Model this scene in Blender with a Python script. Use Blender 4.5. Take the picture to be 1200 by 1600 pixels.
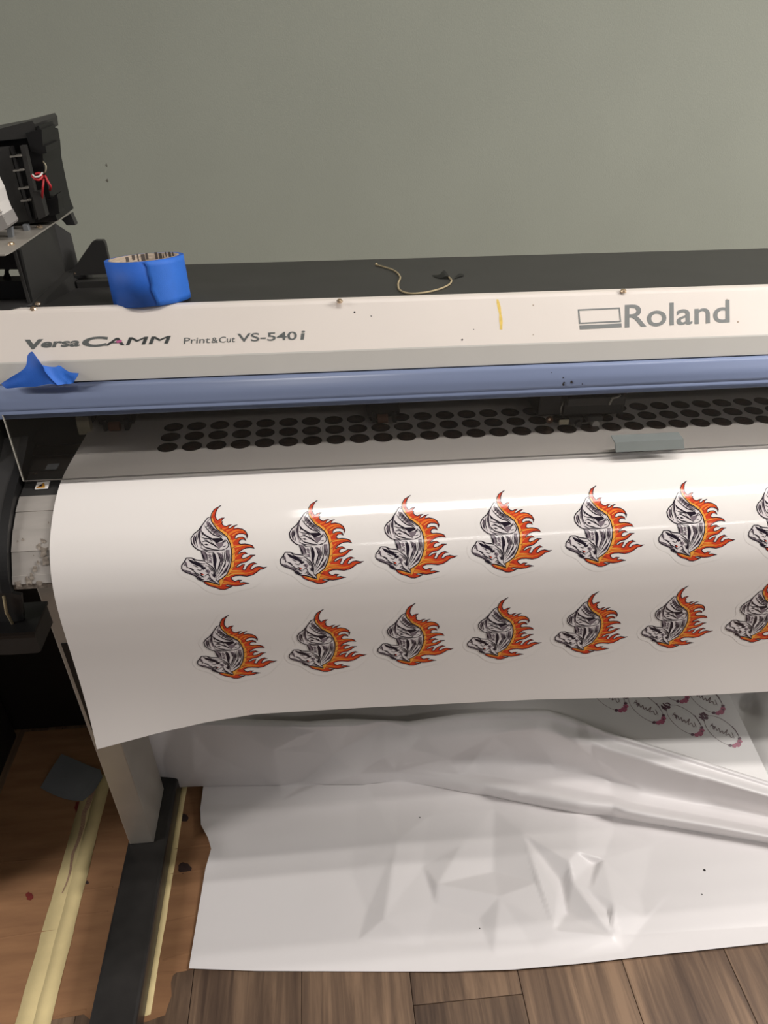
import bpy, bmesh, math, random
import numpy as np
from mathutils import Vector, Matrix, geometry, noise as mnoise

random.seed(7)
for o in list(bpy.data.objects):
    bpy.data.objects.remove(o, do_unlink=True)
SC = bpy.context.scene
COL = SC.collection

# ------------------------------------------------------------------ camera
FPX = 1109.0
PITCH, YAW, ROLL = [math.radians(a) for a in (34.30, 5.13, -0.20)]
CAMH = 1.47
F_ = np.array([math.sin(YAW)*math.cos(PITCH), math.cos(YAW)*math.cos(PITCH), -math.sin(PITCH)])
_r0 = np.array([math.cos(YAW), -math.sin(YAW), 0.0]); _u0 = np.cross(_r0, F_)
R_ = math.cos(ROLL)*_r0 + math.sin(ROLL)*_u0
U_ = -math.sin(ROLL)*_r0 + math.cos(ROLL)*_u0
CAM = np.array([0.0, 0.0, CAMH])
cam_d = bpy.data.cameras.new('camera')
cam_d.sensor_fit = 'VERTICAL'; cam_d.sensor_height = 36.0; cam_d.lens = FPX/1600.0*36.0
cam_d.clip_start = 0.01
cam = bpy.data.objects.new('camera', cam_d); COL.objects.link(cam)
m = Matrix.Identity(4)
for i in range(3):
    m[i][0] = R_[i]; m[i][1] = U_[i]; m[i][2] = -F_[i]; m[i][3] = CAM[i]
cam.matrix_world = m
SC.camera = cam

# ------------------------------------------------------------------ world, lights, exposure
W = bpy.data.worlds.new('room_ambient'); SC.world = W; W.use_nodes = True
W.node_tree.nodes['Background'].inputs[0].default_value = (0.86, 0.90, 1.0, 1)
W.node_tree.nodes['Background'].inputs[1].default_value = 0.07
SC.view_settings.view_transform = 'Standard'
SC.view_settings.look = 'None'
SC.view_settings.gamma = 1.0
SC.view_settings.use_curve_mapping = False
SC.view_settings.exposure = 0.0
CEIL = 2.56
# (x centre, y, length, watts) of the fluorescent tubes on the ceiling; far-left and far-right pairs are added fill
TUBES = [(1.12, 0.355, 2.44, 11.0), (1.12, 0.435, 2.44, 11.0), (1.36, -1.60, 2.44, 7.0), (1.36, -1.70, 2.44, 7.0),
         (-3.3, 0.02, 2.44, 42.0), (-3.3, -0.08, 2.44, 42.0), (3.3, 0.02, 2.44, 84.0), (3.3, -0.08, 2.44, 84.0)]  # side pairs: added out of view to brighten the floor vinyl
for (tx, ty, tl, tw) in TUBES:
    ld = bpy.data.lights.new('tube_light', 'AREA'); ld.shape = 'RECTANGLE'; ld.size = tl; ld.size_y = 0.028
    ld.energy = tw; ld.color = (1.0, 0.955, 0.922)
    lo = bpy.data.objects.new('tube_light', ld); COL.objects.link(lo); lo.location = (tx, ty, 2.495)

# ------------------------------------------------------------------ pixel <-> world helpers (photo frame 1200x1600)
def ray(x, y): return F_ + (x-600.0)/FPX*R_ - (y-800.0)/FPX*U_
def uz(x, y, z): d = ray(x, y); return CAM + d*((z-CAMH)/d[2])
def uy(x, y, Y): d = ray(x, y); return CAM + d*(Y/d[1])
def upl(x, y, P, n): d = ray(x, y); return CAM + d*(np.dot(np.array(P)-CAM, n)/np.dot(d, n))

# ------------------------------------------------------------------ materials
def lin(c):
    return tuple(((v/255.0)/12.92 if v/255.0 <= 0.04045 else ((v/255.0+0.055)/1.055)**2.4) for v in c)
def mat(name, rgb, rough=0.5, metal=0.0, var=0.0, vscale=20.0, bump=0.0, bscale=80.0, spec=0.5, coat=0.0, stretch=None, rgb2=None):
    M = bpy.data.materials.new(name); M.use_nodes = True
    nt = M.node_tree; b = nt.nodes['Principled BSDF']
    c = lin(rgb)
    b.inputs['Roughness'].default_value = rough; b.inputs['Metallic'].default_value = metal
    b.inputs['Specular IOR Level'].default_value = spec; b.inputs['Coat Weight'].default_value = coat
    b.inputs['Coat Roughness'].default_value = 0.06
    b.inputs['Base Color'].default_value = (*c, 1)
    if var or bump or rgb2:
        tc = nt.nodes.new('ShaderNodeTexCoord'); src = tc.outputs['Object']
        if stretch:
            mp = nt.nodes.new('ShaderNodeMapping'); mp.inputs['Scale'].default_value = stretch
            nt.links.new(src, mp.inputs[0]); src = mp.outputs[0]
    if var or rgb2:
        n = nt.nodes.new('ShaderNodeTexNoise'); n.inputs['Scale'].default_value = vscale; n.inputs['Detail'].default_value = 6
        nt.links.new(src, n.inputs['Vector'])
        r = nt.nodes.new('ShaderNodeValToRGB')
        c2 = lin(rgb2) if rgb2 else tuple(min(1, v*(1+var)) for v in c)
        c1 = c if rgb2 else tuple(v*(1-var) for v in c)
        r.color_ramp.elements[0].position = 0.3; r.color_ramp.elements[1].position = 0.7
        r.color_ramp.elements[0].color = (*c1, 1); r.color_ramp.elements[1].color = (*c2, 1)
        nt.links.new(n.outputs[0], r.inputs[0]); nt.links.new(r.outputs[0], b.inputs['Base Color'])
    if bump:
        n2 = nt.nodes.new('ShaderNodeTexNoise'); n2.inputs['Scale'].default_value = bscale; n2.inputs['Detail'].default_value = 4
        nt.links.new(src, n2.inputs['Vector'])
        bp = nt.nodes.new('ShaderNodeBump'); bp.inputs['Strength'].default_value = bump; bp.inputs['Distance'].default_value = 0.002
        nt.links.new(n2.outputs[0], bp.inputs['Height']); nt.links.new(bp.outputs[0], b.inputs['Normal'])
    return M

def glass_mat():
    M = bpy.data.materials.new('clear_acrylic'); M.use_nodes = True; nt = M.node_tree; nt.nodes.clear()
    o = nt.nodes.new('ShaderNodeOutputMaterial'); t = nt.nodes.new('ShaderNodeBsdfTransparent'); g = nt.nodes.new('ShaderNodeBsdfGlossy')
    t.inputs[0].default_value = (0.93, 0.925, 0.915, 1); g.inputs[0].default_value = (1, 1, 1, 1); g.inputs['Roughness'].default_value = 0.06
    fr = nt.nodes.new('ShaderNodeFresnel'); fr.inputs[0].default_value = 1.45
    mx = nt.nodes.new('ShaderNodeMixShader')
    nt.links.new(fr.outputs[0], mx.inputs[0]); nt.links.new(t.outputs[0], mx.inputs[1]); nt.links.new(g.outputs[0], mx.inputs[2])
    nt.links.new(mx.outputs[0], o.inputs[0]); return M

def wood_mat():
    M = bpy.data.materials.new('brown_wood_plank'); M.use_nodes = True; nt = M.node_tree; b = nt.nodes['Principled BSDF']
    tc = nt.nodes.new('ShaderNodeTexCoord'); oi = nt.nodes.new('ShaderNodeObjectInfo')
    ad = nt.nodes.new('ShaderNodeVectorMath'); ad.operation = 'MULTIPLY_ADD'
    cb = nt.nodes.new('ShaderNodeCombineXYZ')
    for k in range(3): nt.links.new(oi.outputs['Random'], cb.inputs[k])
    nt.links.new(cb.outputs[0], ad.inputs[0]); ad.inputs[1].default_value = (7.3, 31.0, 3.0)
    nt.links.new(tc.outputs['Object'], ad.inputs[2])
    mp = nt.nodes.new('ShaderNodeMapping'); mp.inputs['Scale'].default_value = (46, 2.4, 1); nt.links.new(ad.outputs[0], mp.inputs[0])
    n1 = nt.nodes.new('ShaderNodeTexNoise'); n1.inputs['Scale'].default_value = 1.0; n1.inputs['Detail'].default_value = 8; n1.inputs['Roughness'].default_value = 0.65
    n1.inputs['Distortion'].default_value = 0.6
    nt.links.new(mp.outputs[0], n1.inputs['Vector'])
    mp2 = nt.nodes.new('ShaderNodeMapping'); mp2.inputs['Scale'].default_value = (9, 1.3, 1); nt.links.new(ad.outputs[0], mp2.inputs[0])
    n2 = nt.nodes.new('ShaderNodeTexNoise'); n2.inputs['Scale'].default_value = 1.0; n2.inputs['Detail'].default_value = 3
    nt.links.new(mp2.outputs[0], n2.inputs['Vector'])
    mx = nt.nodes.new('ShaderNodeMix'); mx.data_type = 'FLOAT'; mx.inputs[0].default_value = 0.5
    nt.links.new(n1.outputs[0], mx.inputs[2]); nt.links.new(n2.outputs[0], mx.inputs[3])
    r = nt.nodes.new('ShaderNodeValToRGB'); e = r.color_ramp.elements
    e[0].position = 0.39; e[0].color = (*lin((74, 57, 46)), 1); e[1].position = 0.61; e[1].color = (*lin((138, 112, 89)), 1)
    e.new(0.5).color = (*lin((105, 84, 67)), 1)
    nt.links.new(mx.outputs[0], r.inputs[0])
    hs = nt.nodes.new('ShaderNodeHueSaturation')
    mr = nt.nodes.new('ShaderNodeMapRange'); mr.inputs[3].default_value = 0.86; mr.inputs[4].default_value = 1.12
    nt.links.new(oi.outputs['Random'], mr.inputs[0]); nt.links.new(mr.outputs[0], hs.inputs['Value']); nt.links.new(r.outputs[0], hs.inputs['Color'])
    nt.links.new(hs.outputs[0], b.inputs['Base Color']); b.inputs['Roughness'].default_value = 0.42
    bp = nt.nodes.new('ShaderNodeBump'); bp.inputs['Strength'].default_value = 0.15; bp.inputs['Distance'].default_value = 0.002
    nt.links.new(n1.outputs[0], bp.inputs['Height']); nt.links.new(bp.outputs[0], b.inputs['Normal'])
    return M

MT = dict(
    wall=mat('sage_wall_vinyl', (158, 161, 148), 0.75, var=0.03, vscale=6, bump=0.12, bscale=420),
    ceil=mat('ceiling_white', (225, 224, 218), 0.9, var=0.02),
    white=mat('warm_white_plastic', (226, 217, 208), 0.42, var=0.012, vscale=14, bump=0.02, bscale=900),
    grey=mat('pale_grey_plastic', (206, 203, 196), 0.42, var=0.01),
    blue=mat('lavender_blue_plastic', (150, 164, 198), 0.30, var=0.04, vscale=9, stretch=(0.4, 6, 6)),
    black=mat('black_painted_metal', (50, 49, 47), 0.50, var=0.10, vscale=18, bump=0.05, bscale=700),
    black2=mat('black_plastic', (15, 14, 14), 0.5, var=0.2, vscale=30),
    dgrey=mat('dark_grey_metal', (62, 61, 60), 0.42, 0.3, var=0.1),
    platen=mat('platen_dark_metal', (74, 69, 66), 0.40, 0.4, var=0.12, vscale=25),
    alu=mat('dull_aluminium', (186, 180, 173), 0.40, 0.45, var=0.08, vscale=16, stretch=(1, 5, 5)),
    scuff=mat('rust_scuff', (98, 88, 78), 0.8, rgb2=(158, 148, 136), vscale=240),
    steel=mat('leg_paint', (176, 170, 160), 0.38, 0.35, var=0.06, vscale=14),
    screw=mat('screw_brass', (226, 200, 170), 0.25, 0.9, var=0.05),
    text=mat('logo_grey_ink', (116, 119, 117), 0.45, var=0.04, vscale=60),
    textd=mat('lettering_dark_grey', (92, 96, 94), 0.45, var=0.04, vscale=60),
    yellow=mat('yellow_smear', (228, 196, 96), 0.6, var=0.1, vscale=200),
    pinkm=mat('magenta_smear', (190, 90, 140), 0.6, var=0.1),
    vinyl=mat('glossy_white_vinyl', (236, 231, 226), 0.10, var=0.008, vscale=5, spec=0.42),
    matte=mat('satin_white_release_vinyl', (226, 222, 221), 0.40, var=0.012, vscale=8, spec=0.4),
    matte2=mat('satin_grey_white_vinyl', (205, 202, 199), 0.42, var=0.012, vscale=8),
    ink=mat('print_black_ink', (38, 31, 42), 0.10, var=0.1, vscale=300, spec=0.42),
    inkm=mat('print_mid_grey_ink', (126, 114, 121), 0.10, var=0.12, vscale=400, spec=0.42),
    inkl=mat('print_pale_ink', (226, 218, 217), 0.10, var=0.02, vscale=300, spec=0.42),
    red=mat('print_red_ink', (208, 70, 42), 0.10, var=0.1, vscale=300, spec=0.42),
    orange=mat('print_orange_ink', (230, 126, 50), 0.10, var=0.1, vscale=300, spec=0.42),
    amber=mat('print_amber_ink', (240, 168, 74), 0.10, var=0.08, vscale=300, spec=0.42),
    disc=mat('print_dark_brown_ink', (46, 38, 36), 0.22, rgb2=(64, 52, 48), vscale=200),
    disct=mat('print_faint_brown_lines', (98, 74, 66), 0.25, var=0.1),
    rose=mat('print_rose_ink', (178, 96, 120), 0.45, rgb2=(146, 76, 98), vscale=500),
    leaf=mat('print_plum_ink', (92, 62, 74), 0.45, var=0.2, vscale=500),
    script=mat('print_script_ink', (112, 92, 92), 0.45, var=0.1),
    tape=mat('blue_painters_tape', (36, 98, 196), 0.62, var=0.08, vscale=60, bump=0.12, bscale=900),
    tape2=mat('blue_painters_tape_end', (45, 112, 212), 0.62, var=0.06, vscale=60, bump=0.12, bscale=900),
    core=mat('cardboard_core_print', (196, 178, 156), 0.8, rgb2=(150, 136, 122), vscale=90, stretch=(1, 1, 6)),
    coret=mat('core_dark_print', (88, 80, 76), 0.8, var=0.1),
    card=mat('brown_cardboard', (158, 116, 80), 0.85, rgb2=(136, 97, 66), vscale=14, bump=0.25, bscale=60, stretch=(0.5, 3, 1)),
    carde=mat('cardboard_edge', (98, 70, 50), 0.9, var=0.2),
    stain=mat('dark_ink_stain', (52, 34, 30), 0.8, var=0.2, vscale=120),
    redst=mat('red_ink_stain', (112, 32, 26), 0.8, var=0.2, vscale=120),
    mask=mat('masking_tape', (224, 204, 150), 0.7, var=0.06, vscale=30, bump=0.1, bscale=300),
    foot=mat('black_foot_paint', (38, 36, 35), 0.36, var=0.35, vscale=16, bump=0.06, bscale=60),
    paper=mat('blue_grey_paper', (116, 119, 122), 0.8, var=0.04),
    label=mat('white_label', (226, 222, 216), 0.6, var=0.02),
    labelg=mat('label_grey_print', (150, 146, 142), 0.6, var=0.02),
    warn=mat('amber_warning_print', (206, 150, 40), 0.5, rgb2=(150, 100, 30), vscale=300),
    wire=mat('tan_cord', (172, 156, 122), 0.7, var=0.1, vscale=200),
    redw=mat('red_wire', (190, 44, 50), 0.45, var=0.1),
    brown=mat('brown_rubber_roller', (104, 66, 44), 0.6, var=0.15),
    ivory=mat('ivory_plastic', (192, 184, 158), 0.5, var=0.05),
    lamp=mat('lamp_housing_white', (230, 230, 226), 0.5, var=0.02),
    dust=mat('black_speck', (34, 28, 26), 0.7, var=0.2),
    greyplastic=mat('smoky_grey_handle', (112, 117, 114), 0.30, var=0.05),
    edge=mat('acrylic_edge', (84, 80, 76), 0.3, var=0.05),
    edgel=mat('acrylic_edge_pale', (150, 146, 136), 0.3, var=0.05),
    bin=mat('black_shade_fill', (20, 18, 17), 0.7, var=0.2),  # near-black for the boxes added to fill the dark under the machine
    scuffm=mat('wall_scuff', (104, 102, 92), 0.8, var=0.1), rung=mat('rack_rung_grey', (118, 115, 108), 0.5, var=0.1),
    glass=glass_mat(), wood=wood_mat(),
    sub=mat('subfloor_dark', (50, 40, 33), 0.9, var=0.1),
)

# ------------------------------------------------------------------ mesh helpers
def tag(o, label=None, cat=None, group=None, kind=None):
    if label: o['label'] = label
    if cat: o['category'] = cat
    if group: o['group'] = group
    if kind: o['kind'] = kind
    return o
def empty(name, loc, parent=None):
    o = bpy.data.objects.new(name, None); COL.objects.link(o); o.location = loc; o.empty_display_size = 0.05
    if parent: setparent(o, parent)
    return o
def world_loc(o):
    v = Vector(o.location); p = o.parent
    while p: v += Vector(p.location); p = p.parent
    return v
def setparent(o, p):
    o.parent = p
def mk(name, verts, faces, mats, parent=None, smooth=False, fm=None, org=None):
    """verts in world coordinates; the object's origin goes to org (default: bounding box centre)."""
    if not isinstance(mats, (list, tuple)): mats = [mats]
    V = np.array([tuple(v) for v in verts], float)
    if org is None: org = (V.min(0)+V.max(0))/2
    org = np.array(org, float)
    me = bpy.data.meshes.new(name)
    me.from_pydata([tuple(v) for v in V-org], [], [tuple(f) for f in faces])
    for mm in mats: me.materials.append(MT[mm] if isinstance(mm, str) else mm)
    if fm is not None: me.polygons.foreach_set('material_index', fm)
    if smooth: me.polygons.foreach_set('use_smooth', [True]*len(me.polygons))
    me.update()
    o = bpy.data.objects.new(name, me); COL.objects.link(o)
    if parent:
        o.parent = parent; o.location = Vector(org) - world_loc(parent)
    else: o.location = org
    return o
def bm_mk(name, bm, mats, parent=None, smooth=False):
    bmesh.ops.recalc_face_normals(bm, faces=bm.faces)
    vs = [v.co.copy() for v in bm.verts]; bm.verts.index_update()
    fs = [[v.index for v in f.verts] for f in bm.faces]; fm = [f.material_index for f in bm.faces]
    sm = [f.smooth for f in bm.faces]; bm.free()
    o = mk(name, vs, fs, mats, parent, smooth, fm)
    return o
def add_box(bm, x0, x1, y0, y1, z0, z1, bev=0.0, M=None):
    r = bmesh.ops.create_cube(bm, size=1.0); vs = r['verts']
    for v in vs: v.co = Vector(((x0+x1)/2+v.co.x*(x1-x0), (y0+y1)/2+v.co.y*(y1-y0), (z0+z1)/2+v.co.z*(z1-z0)))
    if bev:
        es = list({e for v in vs for e in v.link_edges})
        rb = bmesh.ops.bevel(bm, geom=es, offset=bev, segments=2, affect='EDGES', profile=0.6)
        vs = list({v for f in rb['faces'] for v in f.verts} | {v for v in vs if v.is_valid})
    if M:
        for v in vs: v.co = M @ v.co
def box(name, x0, x1, y0, y1, z0, z1, m_, parent=None, bev=0.0015, M=None):
    bm = bmesh.new(); add_box(bm, x0, x1, y0, y1, z0, z1, bev, M); return bm_mk(name, bm, m_, parent)
def prism(name, prof, x0, x1, m_, parent=None, smooth=False):
    """closed (y,z) profile extruded along X"""
    n = len(prof); vs = [(x0, y, z) for y, z in prof] + [(x1, y, z) for y, z in prof]
    fs = [(i, (i+1) % n, n+(i+1) % n, n+i) for i in range(n)] + [tuple(range(n-1, -1, -1)), tuple(range(n, 2*n))]
    bm = bmesh.new(); bv = [bm.verts.new(v) for v in vs]
    for f in fs: bm.faces.new([bv[i] for i in f])
    o = bm_mk(name, bm, m_, parent)
    if smooth:
        for p in o.data.polygons:
            if len(p.vertices) == 4: p.use_smooth = True
    return o
def tube(name, pts, rad, m_, parent=None, seg=8, taper=None):
    P = [Vector(p) for p in pts]; vs = []; fs = []
    up = Vector((0.13, 0.31, 0.94)).normalized()
    for i, p in enumerate(P):
        t = (P[min(i+1, len(P)-1)]-P[max(i-1, 0)]).normalized()
        a = t.cross(up)
        if a.length < 1e-4: a = t.cross(Vector((1, 0, 0)))
        a.normalize(); b = t.cross(a).normalized(); rr = rad if taper is None else taper[i]
        for k in range(seg):
            an = 2*math.pi*k/seg; vs.append(p + a*math.cos(an)*rr + b*math.sin(an)*rr)
    for i in range(len(P)-1):
        for k in range(seg):
            fs.append((i*seg+k, i*seg+(k+1) % seg, (i+1)*seg+(k+1) % seg, (i+1)*seg+k))
    fs.append(tuple(range(seg-1, -1, -1))); fs.append(tuple((len(P)-1)*seg+k for k in range(seg)))
    return mk(name, vs, fs, m_, parent, True)
def crspline(P, n=8):
    P = np.array(P, float); Q = np.vstack([2*P[0]-P[1], P, 2*P[-1]-P[-2]]); out = []
    for i in range(1, len(Q)-2):
        p0, p1, p2, p3 = Q[i-1:i+3]
        t1 = max(np.linalg.norm(p1-p0), 1e-9)**.5; t2 = t1+max(np.linalg.norm(p2-p1), 1e-9)**.5; t3 = t2+max(np.linalg.norm(p3-p2), 1e-9)**.5
        for k in range(n):
            t = t1+(t2-t1)*k/n
            A1 = (t1-t)/t1*p0+t/t1*p1; A2 = (t2-t)/(t2-t1)*p1+(t-t1)/(t2-t1)*p2; A3 = (t3-t)/(t3-t2)*p2+(t-t2)/(t3-t2)*p3
            B1 = (t2-t)/t2*A1+t/t2*A2; B2 = (t3-t)/(t3-t1)*A2+(t-t1)/(t3-t1)*A3
            out.append((t2-t)/(t2-t1)*B1+(t-t1)/(t2-t1)*B2)
    out.append(P[-1]); return np.array(out)
def bigrid(C, nu=6, nv=6):
    """C[row][col] control points -> dense smooth grid"""
    C = np.array(C, float)
    A = np.array([crspline(r, nu) for r in C]); B = np.array([crspline(A[:, j], nv) for j in range(A.shape[1])])
    return B.transpose(1, 0, 2)
def grid_mk(name, G, m_, parent=None, thick=0.0004, smooth=True):
    nr, nc = G.shape[:2]
    o = mk(name, G.reshape(-1, 3), [(r*nc+c, r*nc+c+1, (r+1)*nc+c+1, (r+1)*nc+c) for r in range(nr-1) for c in range(nc-1)], m_, parent, smooth)
    sm = o.modifiers.new('thickness', 'SOLIDIFY'); sm.thickness = thick; sm.offset = 0; sm.use_rim = False
    return o
def screw(P, n, parent, r=0.0035, name='screw', m_='screw'):
    n = Vector(n).normalized(); a = n.orthogonal().normalized(); b = n.cross(a); vs = []; fs = []
    prof = [(1.0, 0.0), (1.0, 0.25), (0.75, 0.6), (0.35, 0.75)]; S = 12
    for (rr, h) in prof:
        for k in range(S):
            an = 2*math.pi*k/S; vs.append(Vector(P)+(a*math.cos(an)+b*math.sin(an))*r*rr+n*r*h)
    for i in range(3):
        for k in range(S): fs.append((i*S+k, i*S+(k+1) % S, (i+1)*S+(k+1) % S, (i+1)*S+k))
    fs.append(tuple(3*S+k for k in range(S)))
    return mk(name, vs, fs, m_, parent, False)
def slab_poly(name, pts, z0, z1, m_, parent=None, seg=None):
    """polygon in plan (world x,y) given thickness"""
    n = len(pts); vs = [(p[0], p[1], z0) for p in pts]+[(p[0], p[1], z1) for p in pts]
    bm = bmesh.new(); bv = [bm.verts.new(v) for v in vs]
    for i in range(n): bm.faces.new([bv[i], bv[(i+1) % n], bv[n+(i+1) % n], bv[n+i]])
    tris = geometry.tessellate_polygon([[Vector((p[0], p[1], 0)) for p in pts]])
    for t in tris:
        bm.faces.new([bv[i] for i in t]); bm.faces.new([bv[n+i] for i in t])
    return bm_mk(name, bm, m_, parent)

# ------------------------------------------------------------------ setting
fl = box('floor', -1.7, 2.3, -2.6, 1.34, -0.06, -0.0075, 'sub', None, 0); tag(fl, 'brown wood plank floor under the printer stand', 'floor', kind='structure')
PW = 0.2022
kk = 0
bmp = bmesh.new(); add_box(bmp, -PW/2+0.0005, PW/2-0.0005, -0.6095, 0.6095, -0.0078, 0.0, 0.0012)
tmp = bm_mk('plank', bmp, 'wood'); pm = tmp.data; bpy.data.objects.remove(tmp)
offs = [0.31, 0.92, 0.10, 0.66, 0.27, 0.83, 0.45, 1.02, 0.553, 0.18, 0.76, 0.36, 0.98, 0.52, 0.2, 0.8, 0.4, 1.1, 0.6, 0.15]
for i in range(-7, 11):
    xc = -0.3045 + PW*(i+0.5)
    base = offs[(i+7) % len(offs)]
    if i == 2: base = 0.553
    if i == 1: base = 0.03
    for j in range(-3, 2):
        yc = base + 0.61 + j*1.22
        if yc-0.61 > 1.30 or yc+0.61 < -2.55: continue
        o = bpy.data.objects.new('plank', pm); COL.objects.link(o); o.parent = fl
        ylo = yc - 0.61; yhi = yc+0.61
        if yhi > 1.33:   # cut at the wall
            sc = (1.33-ylo)/1.22; o.scale = (1, sc, 1); yc = (ylo+1.33)/2
        o.location = Vector((xc, yc, 0)) - fl.location
WALLY = 1.335
wb = box('wall_back', -1.7, 2.3, WALLY, WALLY+0.08, -0.05, 2.66, 'wall', None, 0); tag(wb, 'plain sage grey wall behind the printer', 'wall', kind='structure')
ce = box('ceiling', -5.0, 5.0, -3.2, WALLY, 2.56, 2.62, 'ceil', None, 0); tag(ce, 'plain white ceiling above the printer', 'ceiling', kind='structure')
for k, (a, b, yy, xc, ln) in enumerate([(0, 1, 0.395, 1.12, 2.44), (2, 3, -1.65, 1.36, 2.44), (4, 5, -0.03, -3.3, 2.44), (6, 7, -0.03, 3.3, 2.44)]):
    fx = box('ceiling_light', xc-ln/2-0.03, xc+ln/2+0.03, yy-0.11, yy+0.11, 2.51, 2.5585, 'lamp', None, 0.006)  # the two side housings only go with the added fill tubes
    tag(fx, ['long white fluorescent ceiling fitting above the printer', 'long white fluorescent ceiling fitting behind the viewer', 'added unseen fill fitting off to the far left', 'added unseen fill fitting off to the far right'][k], 'ceiling light', 'fluorescent ceiling fittings')
for k, (px, py) in enumerate([(166, 258), (167, 282)]):
    P = uy(px, py, WALLY); 
    bm = bmesh.new(); bmesh.ops.create_uvsphere(bm, u_segments=10, v_segments=6, radius=0.0022)
    for v in bm.verts: v.co = Vector((P[0]+v.co.x*(0.7+0.4*k), WALLY+v.co.y*0.25, P[2]+v.co.z*(1+0.6*math.sin(v.co.x*900))))
    bm_mk('scuff_mark', bm, 'scuffm', wb)

# ------------------------------------------------------------------ printer
PR = empty('wide_format_printer', (0.25, 0.9, 0)); tag(PR, 'wide white and black print-and-cut machine on a metal stand', 'printer')
XL, XR = -0.46, 2.10
B = (0.781, 1.2205); C = (0.747, 1.1772); D = (0.7415, 1.1542); E_ = (0.7285, 1.1203)
ZT = 1.2195
# black flat top
TSL = math.tan(math.radians(7.0)); TY = 1.099
prism('top_cover', [(0.786, ZT-0.018), (0.786, ZT-0.0008), (0.787, ZT), (TY-0.001, ZT-TSL*(TY-0.787)), (TY, ZT-TSL*(TY-0.787)-0.001), (TY, ZT-TSL*(TY-0.787)-0.018)], -0.318, XR, 'black', PR)
TN = np.array([0, math.sin(math.radians(7.0)), math.cos(math.radians(7.0))])
def tp(px, py, off=0.0): return upl(px, py, (0, 0.787, ZT), TN)+TN*off
# white front panel (lip + slope), grey band below
hood = prism('hood_panel', [(0.790, 1.2215), (B[0]+0.002, 1.2215), (B[0], 1.2205), (B[0]-0.002, B[1]-0.002), C, (C[0]+0.006, C[1]-0.001), (0.790, 1.212)], XL, XR, 'white', PR)
band = prism('hood_band', [C, (C[0]-0.0008, C[1]-0.0015), (D[0], D[1]+0.001), (D[0]+0.001, D[1]), (D[0]+0.012, D[1]), (C[0]+0.012, C[1])], XL, XR, 'grey', PR)
bl = crspline([(D[0]+0.0005, D[1]-0.0008), (D[0]-0.0040, D[1]-0.0022), (0.7345, 1.1475), (0.7310, 1.1400), (0.7295, 1.1320)], 5)
bl = [tuple(p) for p in bl] + [(0.7292, 1.1295), (0.7302, 1.1288), (0.7288, 1.1275), (0.7284, 1.1205), (0.7300, 1.1190), (0.746, 1.1190), (0.750, 1.150)]
prism('blue_grip', bl, XL, XR, 'blue', PR, True)
# specks, smear
NH = np.array([0, -(B[1]-C[1]), (B[0]-C[0])]); NH /= np.linalg.norm(NH)   # outward normal of the white slope
if NH[1] > 0: NH = -NH
def hoodpt(px, py, off=0.0): return upl(px, py, (0, C[0], C[1]), NH) + NH*off
def speck(name, px, py, r, m_, parent, fn, asp=1.0):
    c = fn(px, py, 0.0003); u = fn(px+10, py-0.4, 0.0003)-c; u /= np.linalg.norm(u); v = fn(px, py-10, 0.0003)-c; v /= np.linalg.norm(v)
    vs = []; n = 9
    for k in range(n):
        an = 2*math.pi*k/n; rr = r*(0.75+0.5*random.random()); vs.append(c+u*math.cos(an)*rr*asp+v*math.sin(an)*rr)
    nn = np.cross(u, v); vs2 = [p-nn*0.0004 for p in vs]
    fs = [tuple(range(n)), tuple(range(2*n-1, n-1, -1))]+[(i, n+i, n+(i+1) % n, (i+1) % n) for i in range(n)]
    return mk(name, vs+vs2, fs, m_, parent)
for (px, py, r) in [(554, 488, .0013), (580, 494, .0008), (722, 531, .0011), (740, 515, .0006), (833, 477, .001), (833, 523, .0007), (1136, 469, .0014), (1153, 503, .0012)]:
    speck('ink_speck', px, py, r, 'dust' if px < 800 else 'core', hood, hoodpt)
# raised text -------------------------------------------------------------
def text_mesh(s, bold=0.0):
    cu = bpy.data.curves.new('t', 'FONT'); cu.body = s; cu.offset = bold; cu.resolution_u = 5; cu.fill_mode = 'BOTH'
    ob = bpy.data.objects.new('t', cu); COL.objects.link(ob); bpy.context.view_layer.update()
    me = ob.evaluated_get(bpy.context.evaluated_depsgraph_get()).to_mesh()
    V = np.array([v.co[:2] for v in me.vertices]); Fc = [tuple(p.vertices) for p in me.polygons]
    ob.evaluated_get(bpy.context.evaluated_depsgraph_get()).to_mesh_clear()
    bpy.data.objects.remove(ob); bpy.data.curves.remove(cu)
    V = (V-V.min(0))/(V.max(0)-V.min(0)); return V, Fc
def letter(name, pieces, m_, parent, slope=-0.0385, off=0.0004):
    """pieces: (text, x-left, y-base-left, x-right, height px, shear px, bold) laid on the white slope"""
    vs = []; fs = []
    for (s, xl, yb, xr, h, sh, bo) in pieces:
        V, Fc = text_mesh(s, bo)
        O = hoodpt(xl, yb, off); Ux = hoodpt(xr-sh, yb+slope*(xr-sh-xl), off)-O; Vy = hoodpt(xl+sh, yb-h+slope*sh, off)-O
        b0 = len(vs); vs += [O+Ux*a+Vy*b for a, b in V]; fs += [tuple(i+b0 for i in f) for f in Fc]
    return mk(name, vs, fs, m_, parent)
letter('series_lettering', [('V', 37, 546.5, 68, 15.5, 2, .05), ('ersa', 63, 543.8, 127, 9.5, 3, .035), ('C', 126, 543, 170, 16, 5, .04), ('AMM', 163, 540.6, 266, 12, 5, 0.0), ('AMM', 164.5, 540.6, 267.5, 12, 5, 0.0), ('AMM', 163.7, 540.6, 266.7, 12, 5, 0.0)], 'textd', hood)
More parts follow.
